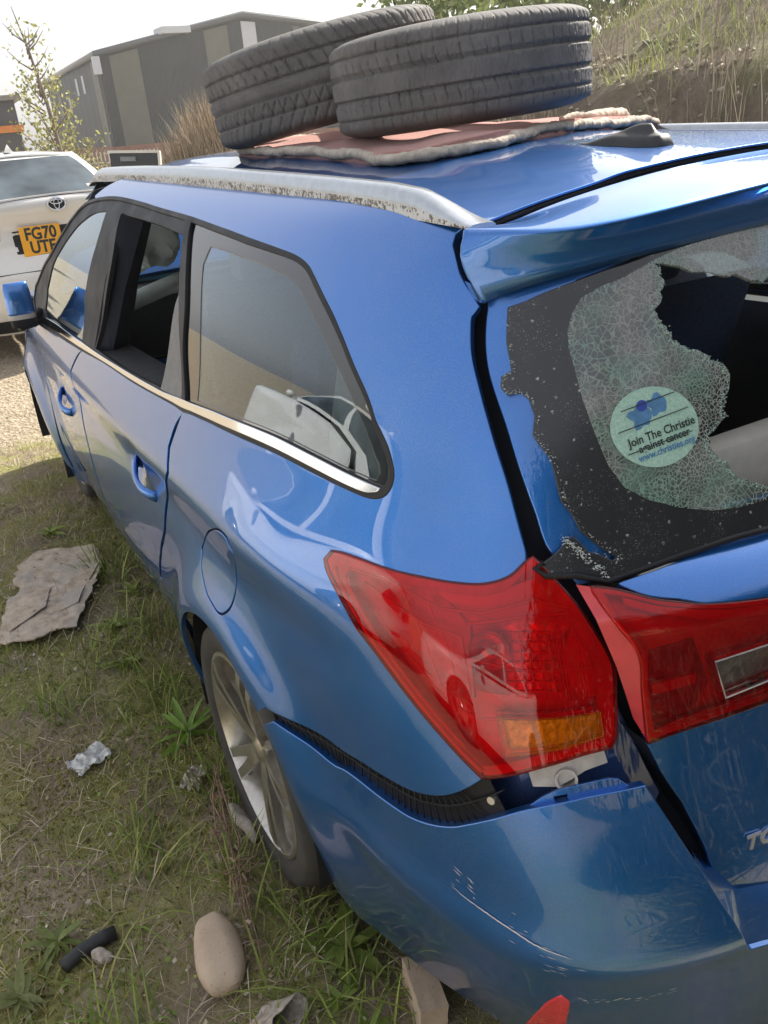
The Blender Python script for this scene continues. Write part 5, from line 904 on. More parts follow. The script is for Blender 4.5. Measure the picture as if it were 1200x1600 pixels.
# ---- roof and rails
rl = [(-.577, .500), (-.572, .8), (-.570, 1.5), (-.568, 2.2), (-.56, 2.7), (-.545, 3.0)]
ro = [ruv(*q) for q in rl]+[ruv(-.3, 3.08), ruv(0, 3.1), ruv(.3, 3.08)]+[ruv(-x, y) for x, y in rl[::-1]]+[ruv(.3, .494), ruv(0, .492), ruv(-.3, .494)]
panel('roof', NR, ro, M['blue'], car, r=.001, flange=.002, h=.022, hb=.012)
panel('roof_gutter', NR, [ruv(-.60, .42), ruv(-.60, 3.0), ruv(-.55, 3.0), ruv(-.55, .55), ruv(.55, .55), ruv(.55, 3.), ruv(.60, 3.), ruv(.60, .42)], M['black'], car, off=-.014, flange=0, h=.03)
tube('roof_seal', [(x, .4965, float(zroof(x, .497))-.009) for x in np.linspace(-.575, .575, 40)], .0045, M['void'], car, 8)
ry = np.concatenate([np.linspace(.478, .62, 9), np.linspace(.7, 2.5, 16), np.linspace(2.56, 2.86, 9)])
hgt = .036*smooth(.465, .66, ry)*smooth(2.88, 2.62, ry)+.006
V, S1 = [], []
sec = [(-.020, 0), (-.021, .45), (-.020, .62), (-.016, .86), (-.006, 1.0), (.008, 1.), (.017, .86), (.020, .5), (.020, 0)]
for y, hh in zip(ry, hgt):
    xc = -.594 if y < 2.3 else -.594+.02*(y-2.3); zb = float(zroof(-.585, y))-.010-(.10*smooth(2.75, 3.2, y))
    V += [(xc+a, y, zb+b_*hh+.006) for a, b_ in sec]
ns = len(sec); nr = len(ry); F = [(i*ns+j, i*ns+j+1, (i+1)*ns+j+1, (i+1)*ns+j) for i in range(nr-1) for j in range(ns-1)]+[tuple(range(ns))[::-1], tuple((nr-1)*ns+j for j in range(ns))]
mi = [1 if j < 1 else 0 for i in range(nr-1) for j in range(ns-1)]+[0, 0]
rr_ = mesh('roof_rail', V, F, [M['rail'], M['pitted']], car, mi=mi); rr_.data.set_sharp_from_angle(angle=R(60)); mirror_obj(rr_)
# shark fin aerial
V = []; ny_, ks = 22, 17; bx_ = -.135; y0_, y1_ = .605, .80
for i in range(ny_):
    t = i/(ny_-1); y = y0_+(y1_-y0_)*t; wd = .032*(1-(2*t-1)**4*.55)*(1-.25*t); base_h = .017*smooth(-.02, .05, t)*(1-.92*smooth(.5, 1, t)); ridge = .016*smooth(.12, .20, t)*smooth(.66, .26, t)
    for k in range(ks):
        s_ = -1+2*k/(ks-1); h_ = base_h*(1-abs(s_)**4)+ridge*math.exp(-(s_/.26)**2); V.append((bx_+wd*s_, y, float(zroof(bx_+wd*s_, y))+.0005+h_))
F = [(i*ks+j, i*ks+j+1, (i+1)*ks+j+1, (i+1)*ks+j) for i in range(ny_-1) for j in range(ks-1)]+[tuple(range(ks))[::-1], tuple((ny_-1)*ks+j for j in range(ks))]
mesh('roof_aerial', V, [f[::-1] for f in F], M['dash'], car)
# ---- door handles, mirror
for yc, zc in ((1.59, .772), (2.69, .705)):
    u0, v0 = buv(yc, zc); pth = []
    for t in np.linspace(-1, 1, 15): pth.append(on(NB_, [buv(yc-.01-t*.105, zc-.016*t-.004)], .026*(1-abs(t)**4)-.002)[0])
    V, F = sweep_data(pth, circ(.008, 10, .0145), up=(0, 0, 1)); h_ = mesh('door_handle', V, F, M['blue'], car); mirror_obj(h_)
V, F = [], []
ms_c = np.array((-.925, 2.95, .985))
def ell_mirror(nm, zlo, zhi, mat, gro=0.):
    V = []; nu_, nv_ = 20, 14
    for i in range(nv_):
        zz = zlo+(zhi-zlo)*i/(nv_-1); k = (zz-1.01)/.095; wz = math.sqrt(max(.02, 1-min(1, abs(k))**2.3))
        for j in range(nu_):
            a = 2*math.pi*j/nu_; cx_, sy_ = math.cos(a), math.sin(a)
            sgn = lambda q: math.copysign(abs(q)**.75, q)
            V.append((ms_c[0]+(.048+gro)*sgn(cx_)*(.75+.25*wz), ms_c[1]+((.055 if sy_ > 0 else .025)+gro)*sgn(sy_)*wz, zz))
    F = [(i*nu_+j, i*nu_+(j+1) % nu_, (i+1)*nu_+(j+1) % nu_, (i+1)*nu_+j) for i in range(nv_-1) for j in range(nu_)]+[tuple(range(nu_))[::-1], tuple((nv_-1)*nu_+j for j in range(nu_))]
    return mesh(nm, V, F, M[mat], car)
a1 = ell_mirror('mirror_housing', .985, 1.10, 'blue'); a2 = ell_mirror('mirror_base', .938, .970, 'black'); a3 = ell_mirror('mirror_indicator', .969, .986, 'white_plastic', .002)
a4 = tube('mirror_arm', [(-.94, 3.04, .935), (-.88, 3.06, .94), (-.84, 3.08, .95)], .03, M['black'], car, 8)
for q in (a1, a2, a3, a4): mirror_obj(q)
# ---- wheels
b = NB('tyre_rubber').set(rough=.75); f = b.noise(12, 5, .7); b.base(b.ramp(f, [(.3, (.035, .033, .032)), (.75, (.075, .070, .064))])); b.bump(b.noise(180, 3), .12, .003); M['rubber'] = b.m
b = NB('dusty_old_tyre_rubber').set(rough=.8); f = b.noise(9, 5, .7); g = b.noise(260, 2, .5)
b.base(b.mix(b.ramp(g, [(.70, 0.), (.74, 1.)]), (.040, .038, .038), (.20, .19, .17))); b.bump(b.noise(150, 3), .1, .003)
b.base(b.mix(b.ramp(f, [(.25, 0.), (.7, .9)]), (.085, .083, .082), (.19, .18, .17))); M['oldtyre'] = b.m  # rubber greyed to carry the sun-glare veil in its colour
b = NB('dirty_alloy').set(metal=.85, rough=.30); f = b.noise(14, 5, .7); b.base(b.ramp(f, [(.3, (.42, .37, .30)), (.7, (.72, .70, .66))])); M['alloy'] = b.m
def wheel(name, x, y, z, sgn, parent):
    tp = [(.240, .085), (.256, .100), (.290, .103), (.300, .098), (.311, .080), (.316, .05), (.316, -.05), (.311, -.08), (.29, -.1), (.240, -.09)]
    ty = lathe(name, [(r_, a*-sgn) for r_, a in (tp if sgn < 0 else tp)], M['rubber'], parent, 72, 'x', (x, y, z))
    rm = [(.244, .088), (.242, .095), (.233, .096), (.226, .084), (.214, .040), (.212, -.06), (.235, -.09)]
    lathe('rim', [(r_, a*-sgn) for r_, a in rm], M['alloy'], ty, 72)
    L = []
    for k in range(5):
        a0 = 2*math.pi*k/5+.5
        for dd in (-.16, .16):
            pth = [(-sgn*xo, rr*math.cos(a0+dd*w_), rr*math.sin(a0+dd*w_)) for rr, xo, w_ in ((.035, .058, .6), (.08, .070, .9), (.14, .080, .95), (.20, .087, .85), (.230, .083, .8))]
            L.append(sweep_data(pth, [(-.013, -.012), (.013, -.012), (.010, .008), (-.010, .008)], up=(1, 0, 0), scale=[1.3, 1.1, .95, .9, 1.]))
    V, F = join_data(L); sp = mesh('spokes', V, F, M['alloy'], ty, smooth=False)
    lathe('hub_cap', [(0, .082*-sgn), (.022, .081*-sgn), (.030, .074*-sgn), (.050, .066*-sgn), (.055, .03*-sgn)], M['alloy'], ty, 24)
    lathe('brake_disc', [(.05, .01*-sgn), (.14, .01*-sgn), (.14, -.01*-sgn)], M['satin'], ty, 40)
    return ty
for x, y in ((-.785, 1.02), (.785, 1.02), (-.70, 3.61), (.70, 3.61)): wheel('wheel', x, y, .276, 1 if x < 0 else -1, car)
for x in (-1, 1):
    for y in (1.01, 3.61):
        V = []; 
        for a in np.radians(np.linspace(-15, 195, 25)): 
            for xx in (.885, .80, .62): V.append((x*xx, y+.355*math.cos(a), .29+.355*math.sin(a)))
            V.append((x*.55, y+.30*math.cos(a), .29+.28*math.sin(a))); V.append((x*.55, y, .29))
        F = [(i*5+j, i*5+j+1, (i+1)*5+j+1, (i+1)*5+j) for i in range(24) for j in range(4)]; mesh('arch_liner', V, F, M['void'], car)
# underside and front closure
boxo('underbody', (0, 2.15, .24), (1.35, 3.9, .10), M['void'], car)
# bonnet, windscreen, front end
NH = Net([[(x, y, .93+.09*smooth(4.4, 3.3, y)-.10*smooth(3.9, 4.45, y)-.05*(abs(x)/.8)**2.5) for y in (3.15, 3.4, 3.7, 4., 4.3, 4.5)] for x in (-.84, -.7, -.45, -.2, 0, .2, .45, .7, .84)][::-1])
panel('bonnet', NH, [(.2, .3), (4, .1), (7.8, .3), (7.8, 3), (7.3, 4.6), (4, 4.9), (.7, 4.6), (.2, 3)], M['blue'], car, h=.04, hb=.02)
NW = Net([[(x*(.80-.22*t)/.8, 3.42-.52*t-.10*(abs(x)/.8)**2, .98+.44*t) for t in (0, .33, .66, 1.)] for x in (.8, .5, .2, 0, -.2, -.5, -.8)])
panel('windscreen', NW, [(0, 0), (3, 0), (6, 0), (6, 1.5), (6, 3), (3, 3), (0, 3), (0, 1.5)], M['glass'], car, flange=.003, h=.06, hb=.03)
NF = Net([[(x, 4.50-.22*(abs(x)/.78)**2.6+d, z) for z, d in ((.2, -.06), (.4, 0), (.6, .0), (.75, -.03), (.87, -.10))] for x in (.78, .6, .3, 0, -.3, -.6, -.78)])
panel('front_bumper', NF, [(0, 0), (3, 0), (6, 0), (6, 2), (6, 4), (3, 4), (0, 4), (0, 2)], M['blue'], car, [[(1.2, .8), (4.8, .8), (4.6, 1.9), (1.4, 1.9)]], h=.04, hb=.02)
panel('grille', NF, [(1.1, .7), (4.9, .7), (4.7, 2), (1.3, 2)], M['black'], car, off=-.02, h=.05)
# ---- cabin
boxo('cabin_floor', (0, 2.0, .32), (1.5, 3.0, .06), M['dash'], car)
def seat(x, y, mat, w=.5, back=-.16):
    bm = bmesh.new(); box(bm, (x, y+.22, .56), (w, .5, .16)); box(bm, (x, y-.08+back*.3, .86), (w, .15, .62), Matrix.Rotation(R(14), 4, 'X'))
    o = bm_obj('seat', bm, mat, car, bevel=.05); bm = bmesh.new(); box(bm, (x, y-.19+back*.3, 1.24), (w*.55, .10, .18), Matrix.Rotation(R(10), 4, 'X')); bm_obj('headrest', bm, mat, o, bevel=.03)
for x in (-.30, .38): seat(x, 2.15, M['seat'])
seat(0, 1.25, M['navy'], 1.26)
boxo('dashboard', (0, 3.08, .86), (1.4, .40, .26), M['dash'], car, .06)
V = [(.36+.185*math.cos(a), 2.80+.07*math.sin(a), .98+.17*math.sin(a)) for a in np.linspace(0, 2*math.pi, 33)]
tube('steering_wheel', V, .014, M['dash'], car, 8)
boxo('load_floor', (0, .75, .62), (1.25, .9, .05), M['dash'], car)
for s in (-1, 1):
    V = [(s*.70, 3.0, .95), (s*.745, 1.3, .95), (s*.69, .62, .98), (s*.69, .62, .62), (s*.75, 1.3, .40), (s*.75, 3.0, .40)]
    mesh('door_card', V, [(0, 1, 4, 5), (1, 2, 3, 4)], M['dash'], car, smooth=False)
    V, F = sweep_data([(s*.765, 3.05, .93), (s*.775, 2.2, .955), (s*.765, 1.3, .985), (s*.71, .66, 1.02)], [(-.045, -.035), (.045, -.035), (.045, .028), (-.045, .028)])
    mesh('window_ledge', V, F, M['dash'], car, smooth=False)
    V, F = sweep_data([(s*.70, .62, .95), (s*.68, .62, 1.1), (s*.62, .66, 1.24), (s*.58, .7, 1.30)], [(-.06, -.10), (.05, -.10), (.05, .10), (-.06, .10)], up=(0, 1, 0))
    mesh('pillar_lining', V, F, M['beige_trim'], car, smooth=False)
panel('headlining', NR, [ruv(-.55, .52), ruv(.55, .52), ruv(.55, 3.0), ruv(-.55, 3.0)], M['beige_trim'], car, off=-.03, flange=0, h=.06, hb=.04)
boxo('tailgate_trim', (0, .33, 1.03), (1.02, .05, .11), M['beige_trim'], car, .015)
# crumpled white airbag hanging in the far window opening
def crumple(name, c, s, mat, parent=None, seed=1, sub_=3, amp=.25):
    bm = bmesh.new(); bmesh.ops.create_icosphere(bm, subdivisions=sub_, radius=1.); rg_ = np.random.default_rng(seed); K = rg_.normal(0, 2.6, (5, 3)); ph = rg_.uniform(0, 6, 5)
    for v in bm.verts:
        p_ = np.array(v.co); d = 1+amp*sum(math.sin(float(K[i] @ p_)+ph[i]) for i in range(5))/2.2; v.co = Vector((p_*d)*np.array(s))+Vector(c)
    return bm_obj(name, bm, mat, parent)
crumple('airbag', (-.505, 2.56, 1.215), (.10, .07, .085), M['bag'], car, 3)
V, F = sweep_data([(-.68, 2.5, 1.03), (-.60, 2.5, 1.045), (-.50, 2.5, 1.07), (-.36, 2.5, 1.10)], circ(.035, 8, .03)); mesh('airbag_cloth', V, F, M['bag'], car)
# ================================================================== white saloons
def saloon(label, loc, rz, plate=None, cat='car', group=None, taxi=False):
    root = thing('saloon_car', label, cat, loc, rz, group); wm = M['white']
    H = [(0, 4.63, .84), (-.45, 4.60, .85), (-.72, 4.45, .86), (-.85, 4.1, .88), (-.885, 3.5, .91), (-.89, 2.8, .94), (-.89, 2.0, .965), (-.885, 1.2, .99), (-.875, .7, 1.03), (-.835, .34, 1.07), (-.70, .13, 1.095), (-.40, .05, 1.105), (0, .03, 1.108), (.40, .05, 1.105)]
    fr_ = [0, .16, .32, .48, .60, .70, .80, .90, .965, 1.]; ins = [.07, .02, .0, .0, .004, .004, .006, .02, .035, .075]; rear = [.09, .0, -.03, -.02, .05, .075, .07, .03, .015, .035]
    C = []
    cen = np.array((0, 2.3))
    for i, (x, y, zb) in enumerate(H):
        col = []
        for f, a, rb in zip(fr_, ins, rear):
            w = smooth(.8, .05, y)*1.; sgn = 1 if y < 2.3 else -1
            col.append((x*(1-a/.89*(1 if abs(x) > .3 else 1)), y+(rb if y < 1.2 else -a*1.6)*w if y < 1.2 else y-a*1.3*smooth(3.9, 4.6, y), .17+(zb-.17)*f))
        C.append(col)
    def bmp(u, v, p):
        d = 0*p[:, 0]; side = smooth(.35, .8, p[:, 1])*smooth(4.3, 3.9, p[:, 1])
        d = d+side*.008*np.exp(-((p[:, 2]-.80)/.03)**2)
        for yc in (.98, 3.68): rr = np.hypot(p[:, 1]-yc, p[:, 2]-.31); d = d+.022*np.exp(-((rr-.35)/.06)**2)*smooth(.85, .6, p[:, 2])
        return d
    nb = Net(C, bmp)
    def sv(y, z):
        u = float(np.interp(-y, [-q[1] for q in H[2:11]], range(2, 11))); zb = float(np.interp(u, range(14), [q[2] for q in H])); return (u, float(np.interp((z-.17)/(zb-.17), fr_, range(10))))
    def arc_(yc): return [sv(yc+.35*math.cos(a), .31+.35*math.sin(a)) for a in np.radians(np.linspace(188, -8, 18))]
    low = [(0, 0), (1, 0), (2, 0), sv(4.05, .2)]+arc_(3.68)[::-1]+[sv(3.3, .2), sv(1.4, .2)]+arc_(.98)[::-1]+[sv(.6, .2), (10, 0), (11, 0), (12, 0)]
    bodyL = low+[(12, 3), (12, 6), (12, 9), (11, 9), (9.5, 9), (8, 9), (6, 9), (4, 9), (2, 9), (1, 9), (0, 9), (0, 6), (0, 3)]
    bd_ = panel('body', nb, bodyL, wm, root, h=.05, hb=.025, curve=True, mirror=True)
    # deck
    dk = Net([[(s*(w-.075), y, z+.02*(1-s*s)) for y, w, z in ((.07, .60, 1.107), (.2, .76, 1.10), (.45, .83, 1.075), (.8, .86, 1.04), (1.6, .875, .985), (2.6, .88, .955), (3.4, .875, .925), (4., .84, .89), (4.35, .74, .87), (4.55, .5, .85))] for s in (1, .8, .5, .2, 0, -.2, -.5, -.8, -1)][::-1])
    panel('bonnet_and_boot', dk, [(0, 0), (4, 0), (8, 0), (8, 4.5), (8, 9), (4, 9), (0, 9), (0, 4.5)], wm, root, h=.05, hb=.03)
    base = [(.35, .50), (0, .49), (-.35, .50), (-.58, .57), (-.70, .80), (-.775, 1.3), (-.80, 2.0), (-.78, 2.8), (-.70, 3.3), (-.50, 3.52), (0, 3.60), (.5, 3.52)]
    top = [(.30, 1.16), (0, 1.14), (-.30, 1.16), (-.47, 1.21), (-.53, 1.33), (-.57, 1.6), (-.59, 2.0), (-.575, 2.3), (-.53, 2.5), (-.40, 2.6), (0, 2.66), (.4, 2.6)]
    cg = []
    for (bx1, by1), (tx, ty) in zip(base, top):
        zb = 1.0+.04*smooth(1.5, .4, by1)-.07*smooth(2.5, 3.6, by1); cg.append([((bx1*(1-t)+tx*t)*(1+.05*math.sin(math.pi*t)), by1*(1-t)+ty*t, zb+(1.375-zb)*t) for t in (0, .25, .5, .75, 1.)])
    gh = Net(cg[::-1]); fl_ = lambda L: [(11-a, b_) for a, b_ in L]; panel('greenhouse', gh, fl_([(1, 0), (3, 0), (6, 0), (10, 0), (10, 2), (10, 4), (6, 4), (3, 4), (1, 4), (1, 2)]), wm, root, h=.05, hb=.03, mirror=True)
    gl = M['saloonglass']
    hf = [(1, .35), (2.2, .35), (2.75, .40), (2.85, 1.2), (2.80, 3.2), (2.65, 3.70), (2.2, 3.75), (1, 3.75)]; panel('rear_window', gh, fl_(hf), gl, root, off=.002, r=.001, flange=.004, h=.05, hb=.02, mirror=True)
    for L in ([(3.9, .5), (6.0, .45), (6.0, 3.6), (4.3, 3.45)], [(6.15, .45), (8.0, .5), (7.7, 2.5), (7.2, 3.55), (6.15, 3.6)]): panel('side_window', gh, fl_(L), gl, root, off=.002, r=.001, flange=.004, h=.05, hb=.02, mirror=True)
    panel('windscreen', gh, fl_([(10, .3), (8.9, .3), (8.75, 2), (8.8, 3.6), (10, 3.75)]), gl, root, off=.002, r=.001, flange=.004, h=.05, hb=.02, mirror=True)
    rfn = Net([[(s*w, y, 1.37+.045*(1-s*s)*k) for y, w, k in ((1.13, .33, .45), (1.19, .47, .6), (1.33, .53, .8), (1.6, .57, 1), (2.0, .59, 1.05), (2.3, .575, 1), (2.5, .53, .8), (2.62, .36, .5))] for s in (-1, -.75, -.4, 0, .4, .75, 1)])
    panel('roof', rfn, [(0, 0), (3, 0), (6, 0), (6, 3.5), (6, 7), (3, 7), (0, 7), (0, 3.5)], wm, root, h=.05, hb=.03)
    mesh('roof_aerial', [(-.04, 1.28, 1.41), (.04, 1.28, 1.41), (0, 1.50, 1.41), (0, 1.27, 1.475), (-.02, 1.28, 1.44), (.02, 1.28, 1.44)], [(0, 4, 2), (4, 3, 2), (1, 2, 5), (5, 2, 3), (0, 1, 5, 3, 4)], wm, root, smooth=False)
    for sx_ in (-1, 1):
        for yc in (.98, 3.68):
            wheel('wheel', sx_*.80, yc, .32, -sx_, root)
    # rear face details
    def rp(x, f): u = float(np.interp(x, [-.70, -.40, 0, .40], (10, 11, 12, 13))); return (u, float(np.interp(f, fr_, range(10))))
    panel('plate_recess', nb, [rp(-.34, .60), rp(-.34, .775), rp(0, .785), rp(0, .60)], M['black'], root, off=.001, r=.002, h=.04, mirror=True)
    panel('tail_lamp', nb, [(10.95, 6.25), (10.9, 5.2), (10.3, 5.0), (9.4, 5.4), (8.9, 6.0), (9.2, 6.9), (10, 6.7)], M['red_solid'], root, off=.003, r=.003, h=.03, mirror=True)
    panel('bumper_reflector', nb, [(9.6, 2.0), (10.4, 1.9), (10.4, 2.35), (9.6, 2.4)], M['red_solid'], root, off=.003, r=.002, h=.03, mirror=True)
    for f in (.475, .585): tube('panel_gap', on(nb, [rp(-.72, f), rp(-.5, f), rp(-.2, f), rp(0, f)], .0), .004, M['black'], root, 5); tube('panel_gap', on(nb, [rp(-.72, f), rp(-.5, f), rp(-.2, f), rp(0, f)], .0)*[-1, 1, 1], .004, M['black'], root, 5)
    panel('lower_bumper', nb, [rp(-.66, .02), rp(0, .02), rp(0, .13), rp(-.60, .12)], M['black'], root, off=.003, r=.003, h=.04, mirror=True)
    if plate:
        c = np.array((-.155, nb.P([11.6], [np.interp(.69, fr_, range(10))])[0][1]-.028, .82)); bm = bmesh.new(); box(bm, c, (.29, .012, .205)); pl = bm_obj('number_plate', bm, plain('yellow_plate', (.88, .42, .03), .4, 0, .05), root, bevel=.003)
        for s, z in ((plate[0], .046), (plate[1], -.048)): text_on('plate_text', s, .118, (c+np.array((0, -.0065, z)), (1, 0, 0), (0, 0, 1)), M['ink'], pl, .0035, .001, .88)
    ec = np.array((0, nb.P([12], [7.6])[0][1]-.006, nb.P([12], [7.6])[0][2]))
    def ring(a, b_, cx=0, cz=0, n=28): return [(ec[0]+cx+a*math.cos(t_), ec[1], ec[2]+cz+b_*math.sin(t_)) for t_ in np.linspace(0, 2*math.pi, n+1)]
    em = tube('emblem', ring(.062, .043), .006, M['chrome'], root, 6, up=(0, 1, 0)); tube('emblem_ring', ring(.018, .036), .0045, M['chrome'], em, 6, up=(0, 1, 0)); tube('emblem_ring', ring(.042, .015, 0, .016), .0045, M['chrome'], em, 6, up=(0, 1, 0))
    mesh('emblem_back', [tuple(np.array(p_)+(0, .004, 0)) for p_ in ring(.06, .041)[:-1]], [tuple(range(28))], M['black'], em, smooth=False)
    tb = nb.P([11.05], [np.interp(.54, fr_, range(10))])[0]
    text_on('badge_text', 'COROLLA', .055, ((-.36, nb.P([11.1], [4.5])[0][1]-.008, .665), (1, 0, 0), (0, 0, 1)), M['satin'], root, .001, .003, 1.2)
    panel('window_sticker', gh, fl_([(2.25, .95), (2.45, .95), (2.43, 1.15), (2.24, 1.15)]), M['white_plastic'], root, off=.0045, flange=0, h=.05).data.transform(Matrix.Diagonal((-1, 1, 1, 1)))
    V, F = sweep_data([(-.90, 3.0, .98), (-.98, 3.02, 1.0), (-1.03, 3.0, 1.0)], circ(.07, 10, .055), scale=[.4, 1., .8]); mm = mesh('door_mirror', V, F, wm, root); mirror_obj(mm)
    if taxi:
        bm = bmesh.new(); box(bm, (0, 1.9, 1.50), (.9, .14, .14)); sg = bm_obj('roof_sign', bm, wm, root, bevel=.03)
        for s in (-1, 1): text_on('sign_text', 'TAXI', .10, ((0, 1.9+s*.071, 1.50), (-s, 0, 0), (0, 0, 1)), M['ink'], sg, .001, .001)
    return root
b = NB('dark_saloon_glass').set(rough=.04, spec=.5); f = b.noise(1.6, 3); b.base(b.ramp(f, [(.40, (.03, .04, .045)), (.62, (.10, .13, .15))])); M['saloonglass'] = b.m
saloon('white saloon with an orange rear number plate parked ahead of the blue car', (-.17, 6.3, GZ+.13), R(4), ('FG70', 'UTE'))
saloon('white taxi saloon seen only as a reflection in the rear quarter window', (-4.25, 1.2, GZ), 0., None, taxi=True)
saloon('white taxi saloon seen only as curved pale reflections in the blue paint', (-4.3, -3.75, GZ), 0., None, taxi=True)
# ================================================================== tyres and rug on the roof
def road_tyre(label, c, tilt_axis, tilt, rot, rad, wid, pattern, seed):
    NS, NW = 900, 54; th = np.linspace(0, 2*np.pi, NS, endpoint=False); prof = []
    hw = wid/2; ri = rad-.105
    W_ = np.linspace(-1, 1, NW-14); tread = []
    for w in W_:
        sh = max(0, (abs(w)-.80)/.20); tread.append((w*hw*.97, rad-.004*w*w-.026*sh**2.2, w))
    side = [(hw*1.0, rad-.045), (hw*1.03, rad-.07), (hw*1.0, rad-.085), (hw*.93, rad-.098), (hw*.86, ri)]
    left = [(-a, r_, None) for a, r_ in side[::-1]]; right = [(a, r_, None) for a, r_ in side]
    P = left+tread+right; inner = [(hw*.80, ri+.004, None), (hw*.6, rad-.03, None), (-hw*.6, rad-.03, None), (-hw*.80, ri+.004, None)]; P = P+inner
    A = np.array([p[0] for p in P]); RR = np.array([p[1] for p in P]); Wn = np.array([np.nan if p[2] is None else p[2] for p in P]); k = len(P)
    T_, WW = np.meshgrid(th, Wn, indexing='ij'); D = np.zeros_like(T_)
    ok = ~np.isnan(WW); ww = np.where(ok, WW, 0)
    def groove(x, half): return np.clip(1-(np.abs(x)/half)**4, 0, 1)
    for g, gw in (((-.52, .035), (-.17, .05), (.17, .05), (.52, .035)) if pattern == 0 else ((-.62, .03), (-.25, .045), (.25, .045), (.62, .03))): D += .007*groove(ww-g, gw)
    nlug = 64 if pattern == 0 else 72
    ph = (T_*nlug/(2*np.pi)+(np.abs(ww)*2.2 if pattern == 0 else .15*np.sin(ww*6))) % 1-.5
    lat = groove(ph, .10)*(np.abs(ww) > (.20 if pattern == 0 else .64)); D += (.0034 if pattern == 0 else .0022)*lat
    ph2 = ((T_*nlug*1.0/(2*np.pi))+.5+ww*.8) % 1-.5; D += .003*groove(ph2, .06)*((np.abs(ww) < .5) & (np.abs(ww) > .2))
    D = np.where(ok, D, 0); q = np.random.default_rng(seed); D += 0.0006*q.normal(0, 1, D.shape)
    Rr = RR[None]-D; X = Rr*np.cos(T_); Y = Rr*np.sin(T_); Z = np.broadcast_to(A[None], X.shape)
    V = np.stack([X, Y, Z], -1).reshape(-1, 3); i = np.arange(NS)[:, None]; j = np.arange(k)[None]; i2 = (i+1) % NS; j2 = (j+1) % k
    Q = np.stack([i*k+j, i2*k+j, i2*k+j2, i*k+j2], -1).reshape(-1, 4)
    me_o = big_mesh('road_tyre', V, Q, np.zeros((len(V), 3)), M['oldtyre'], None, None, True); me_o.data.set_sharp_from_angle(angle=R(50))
    me_o.matrix_world = Matrix.Translation(c) @ Matrix.Rotation(tilt, 4, Vector(tilt_axis)) @ Matrix.Rotation(rot, 4, 'Z')
    return prop(me_o, label=label, category='tyre', group='old tyres on the car roof')
fwd = Vector((math.sin(YAW), math.cos(YAW), 0))
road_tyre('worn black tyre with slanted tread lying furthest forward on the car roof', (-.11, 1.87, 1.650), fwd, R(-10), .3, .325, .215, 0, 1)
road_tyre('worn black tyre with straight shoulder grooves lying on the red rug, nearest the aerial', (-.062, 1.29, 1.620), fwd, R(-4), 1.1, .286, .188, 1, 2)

# rug under the tyres: rosy centre, thick pale hem
def zr(x, y): return float(zroof(x, y))
rug = [(-.36, 1.80), (-.36, 1.60), (-.375, 1.30), (-.395, 1.05), (-.36, .96), (-.285, .93), (-.21, .945), (-.13, .99), (-.01, 1.06), (.19, 1.15), (.40, 1.24), (.58, 1.32), (.66, 1.42), (.62, 1.60), (.45, 2.0), (.1, 2.25), (-.25, 2.2), (-.33, 2.0)]
rd_ = dense_loop(np.array(rug), .02, True)
NRug = Net([[(x, y, zr(x, y)+.020+.035*max(0, min(1, (x-.30)/.3))+.006*float(vnoise(x*14, y*14, 200))+.008*float(vnoise(x*5, y*5, 201))) for y in np.linspace(.85, 2.35, 70)] for x in np.linspace(-.6, .75, 56)])
b = NB('rose_pink_rug').set(rough=.95, spec=.1, sheen=.3); f = b.noise(230, 3, .7); g = b.noise(7, 4, .6); b.base(b.mix(f, b.ramp(g, [(.3, (.40, .15, .13)), (.7, (.56, .25, .21))]), (.62, .36, .31))); b.bump(f, .8, .008); M['rug'] = b.m
b = NB('grubby_cream_hem').set(rough=.95, spec=.1); f = b.noise(40, 5, .7); b.base(b.ramp(f, [(.3, (.38, .32, .26)), (.7, (.66, .59, .50))])); b.bump(b.noise(120, 3), .5, .006); M['hem'] = b.m
rt_ = thing('rug', 'folded pink rug with thick cream hem spread under the tyres on the roof', 'rug')
uv_ = lambda P: [(float(np.interp(x, np.linspace(-.6, .75, 56), range(56))), float(np.interp(y, np.linspace(.85, 2.35, 70), range(70)))) for x, y in P]
panel('pile', NRug, uv_(rd_[::2]), M['rug'], rt_, r=.004, flange=.018, h=.02, hb=.012, curve=False)
def ruched(name, P2, zoff, rad, seed, taper=None):
    P2 = np.array(P2); L_ = np.r_[0, np.cumsum(np.linalg.norm(np.diff(P2, axis=0), axis=1))]; t = np.arange(0, L_[-1], .004); x = np.interp(t, L_, P2[:, 0]); y = np.interp(t, L_, P2[:, 1]); n = len(t)
    x = x+.004*vnoise(t*14, 0*t, seed+3); y = y+.004*vnoise(t*14, 0*t+5, seed+4)
    path = np.stack([x, y, [zr(a, c)+zoff(a) for a, c in zip(x, y)]], 1); path[:, 2] += .003*vnoise(t*20, 0*t, seed)
    V, F = sweep_data(path, circ(rad, 14, rad*.78), scale=(np.ones(n) if taper is None else np.linspace(*taper, n))*(1+.14*vnoise(t*32, 0*t, seed+1)+.10*vnoise(t*9, 0*t, seed+5)))
    k = np.arange(len(V)); ring_, a_ = k//14, k % 14; wr = .0014*vnoise(ring_*.55+a_*.35, a_*.8, seed+2)+.0008*vnoise(ring_*1.3+a_*.9, a_*1.3, seed+6); c_ = np.repeat(path, 14, 0); d_ = V-c_; d_ /= np.linalg.norm(d_, axis=1)[:, None]+1e-9; V = V+d_*wr[:, None]
    return mesh(name, V, F, M['hem'], rt_)
lift = lambda x: .013+.035*max(0, min(1, (x-.30)/.3))
ruched('hem', np.concatenate([rd_, rd_[:1]]), lift, .0135, 210)
ruched('hem_fold', [(.64, 1.50), (.52, 1.42), (.40, 1.37), (.26, 1.33)], lambda x: .030+.040*max(0, min(1, (x-.30)/.3)), .021, 230, (1.2, .35))
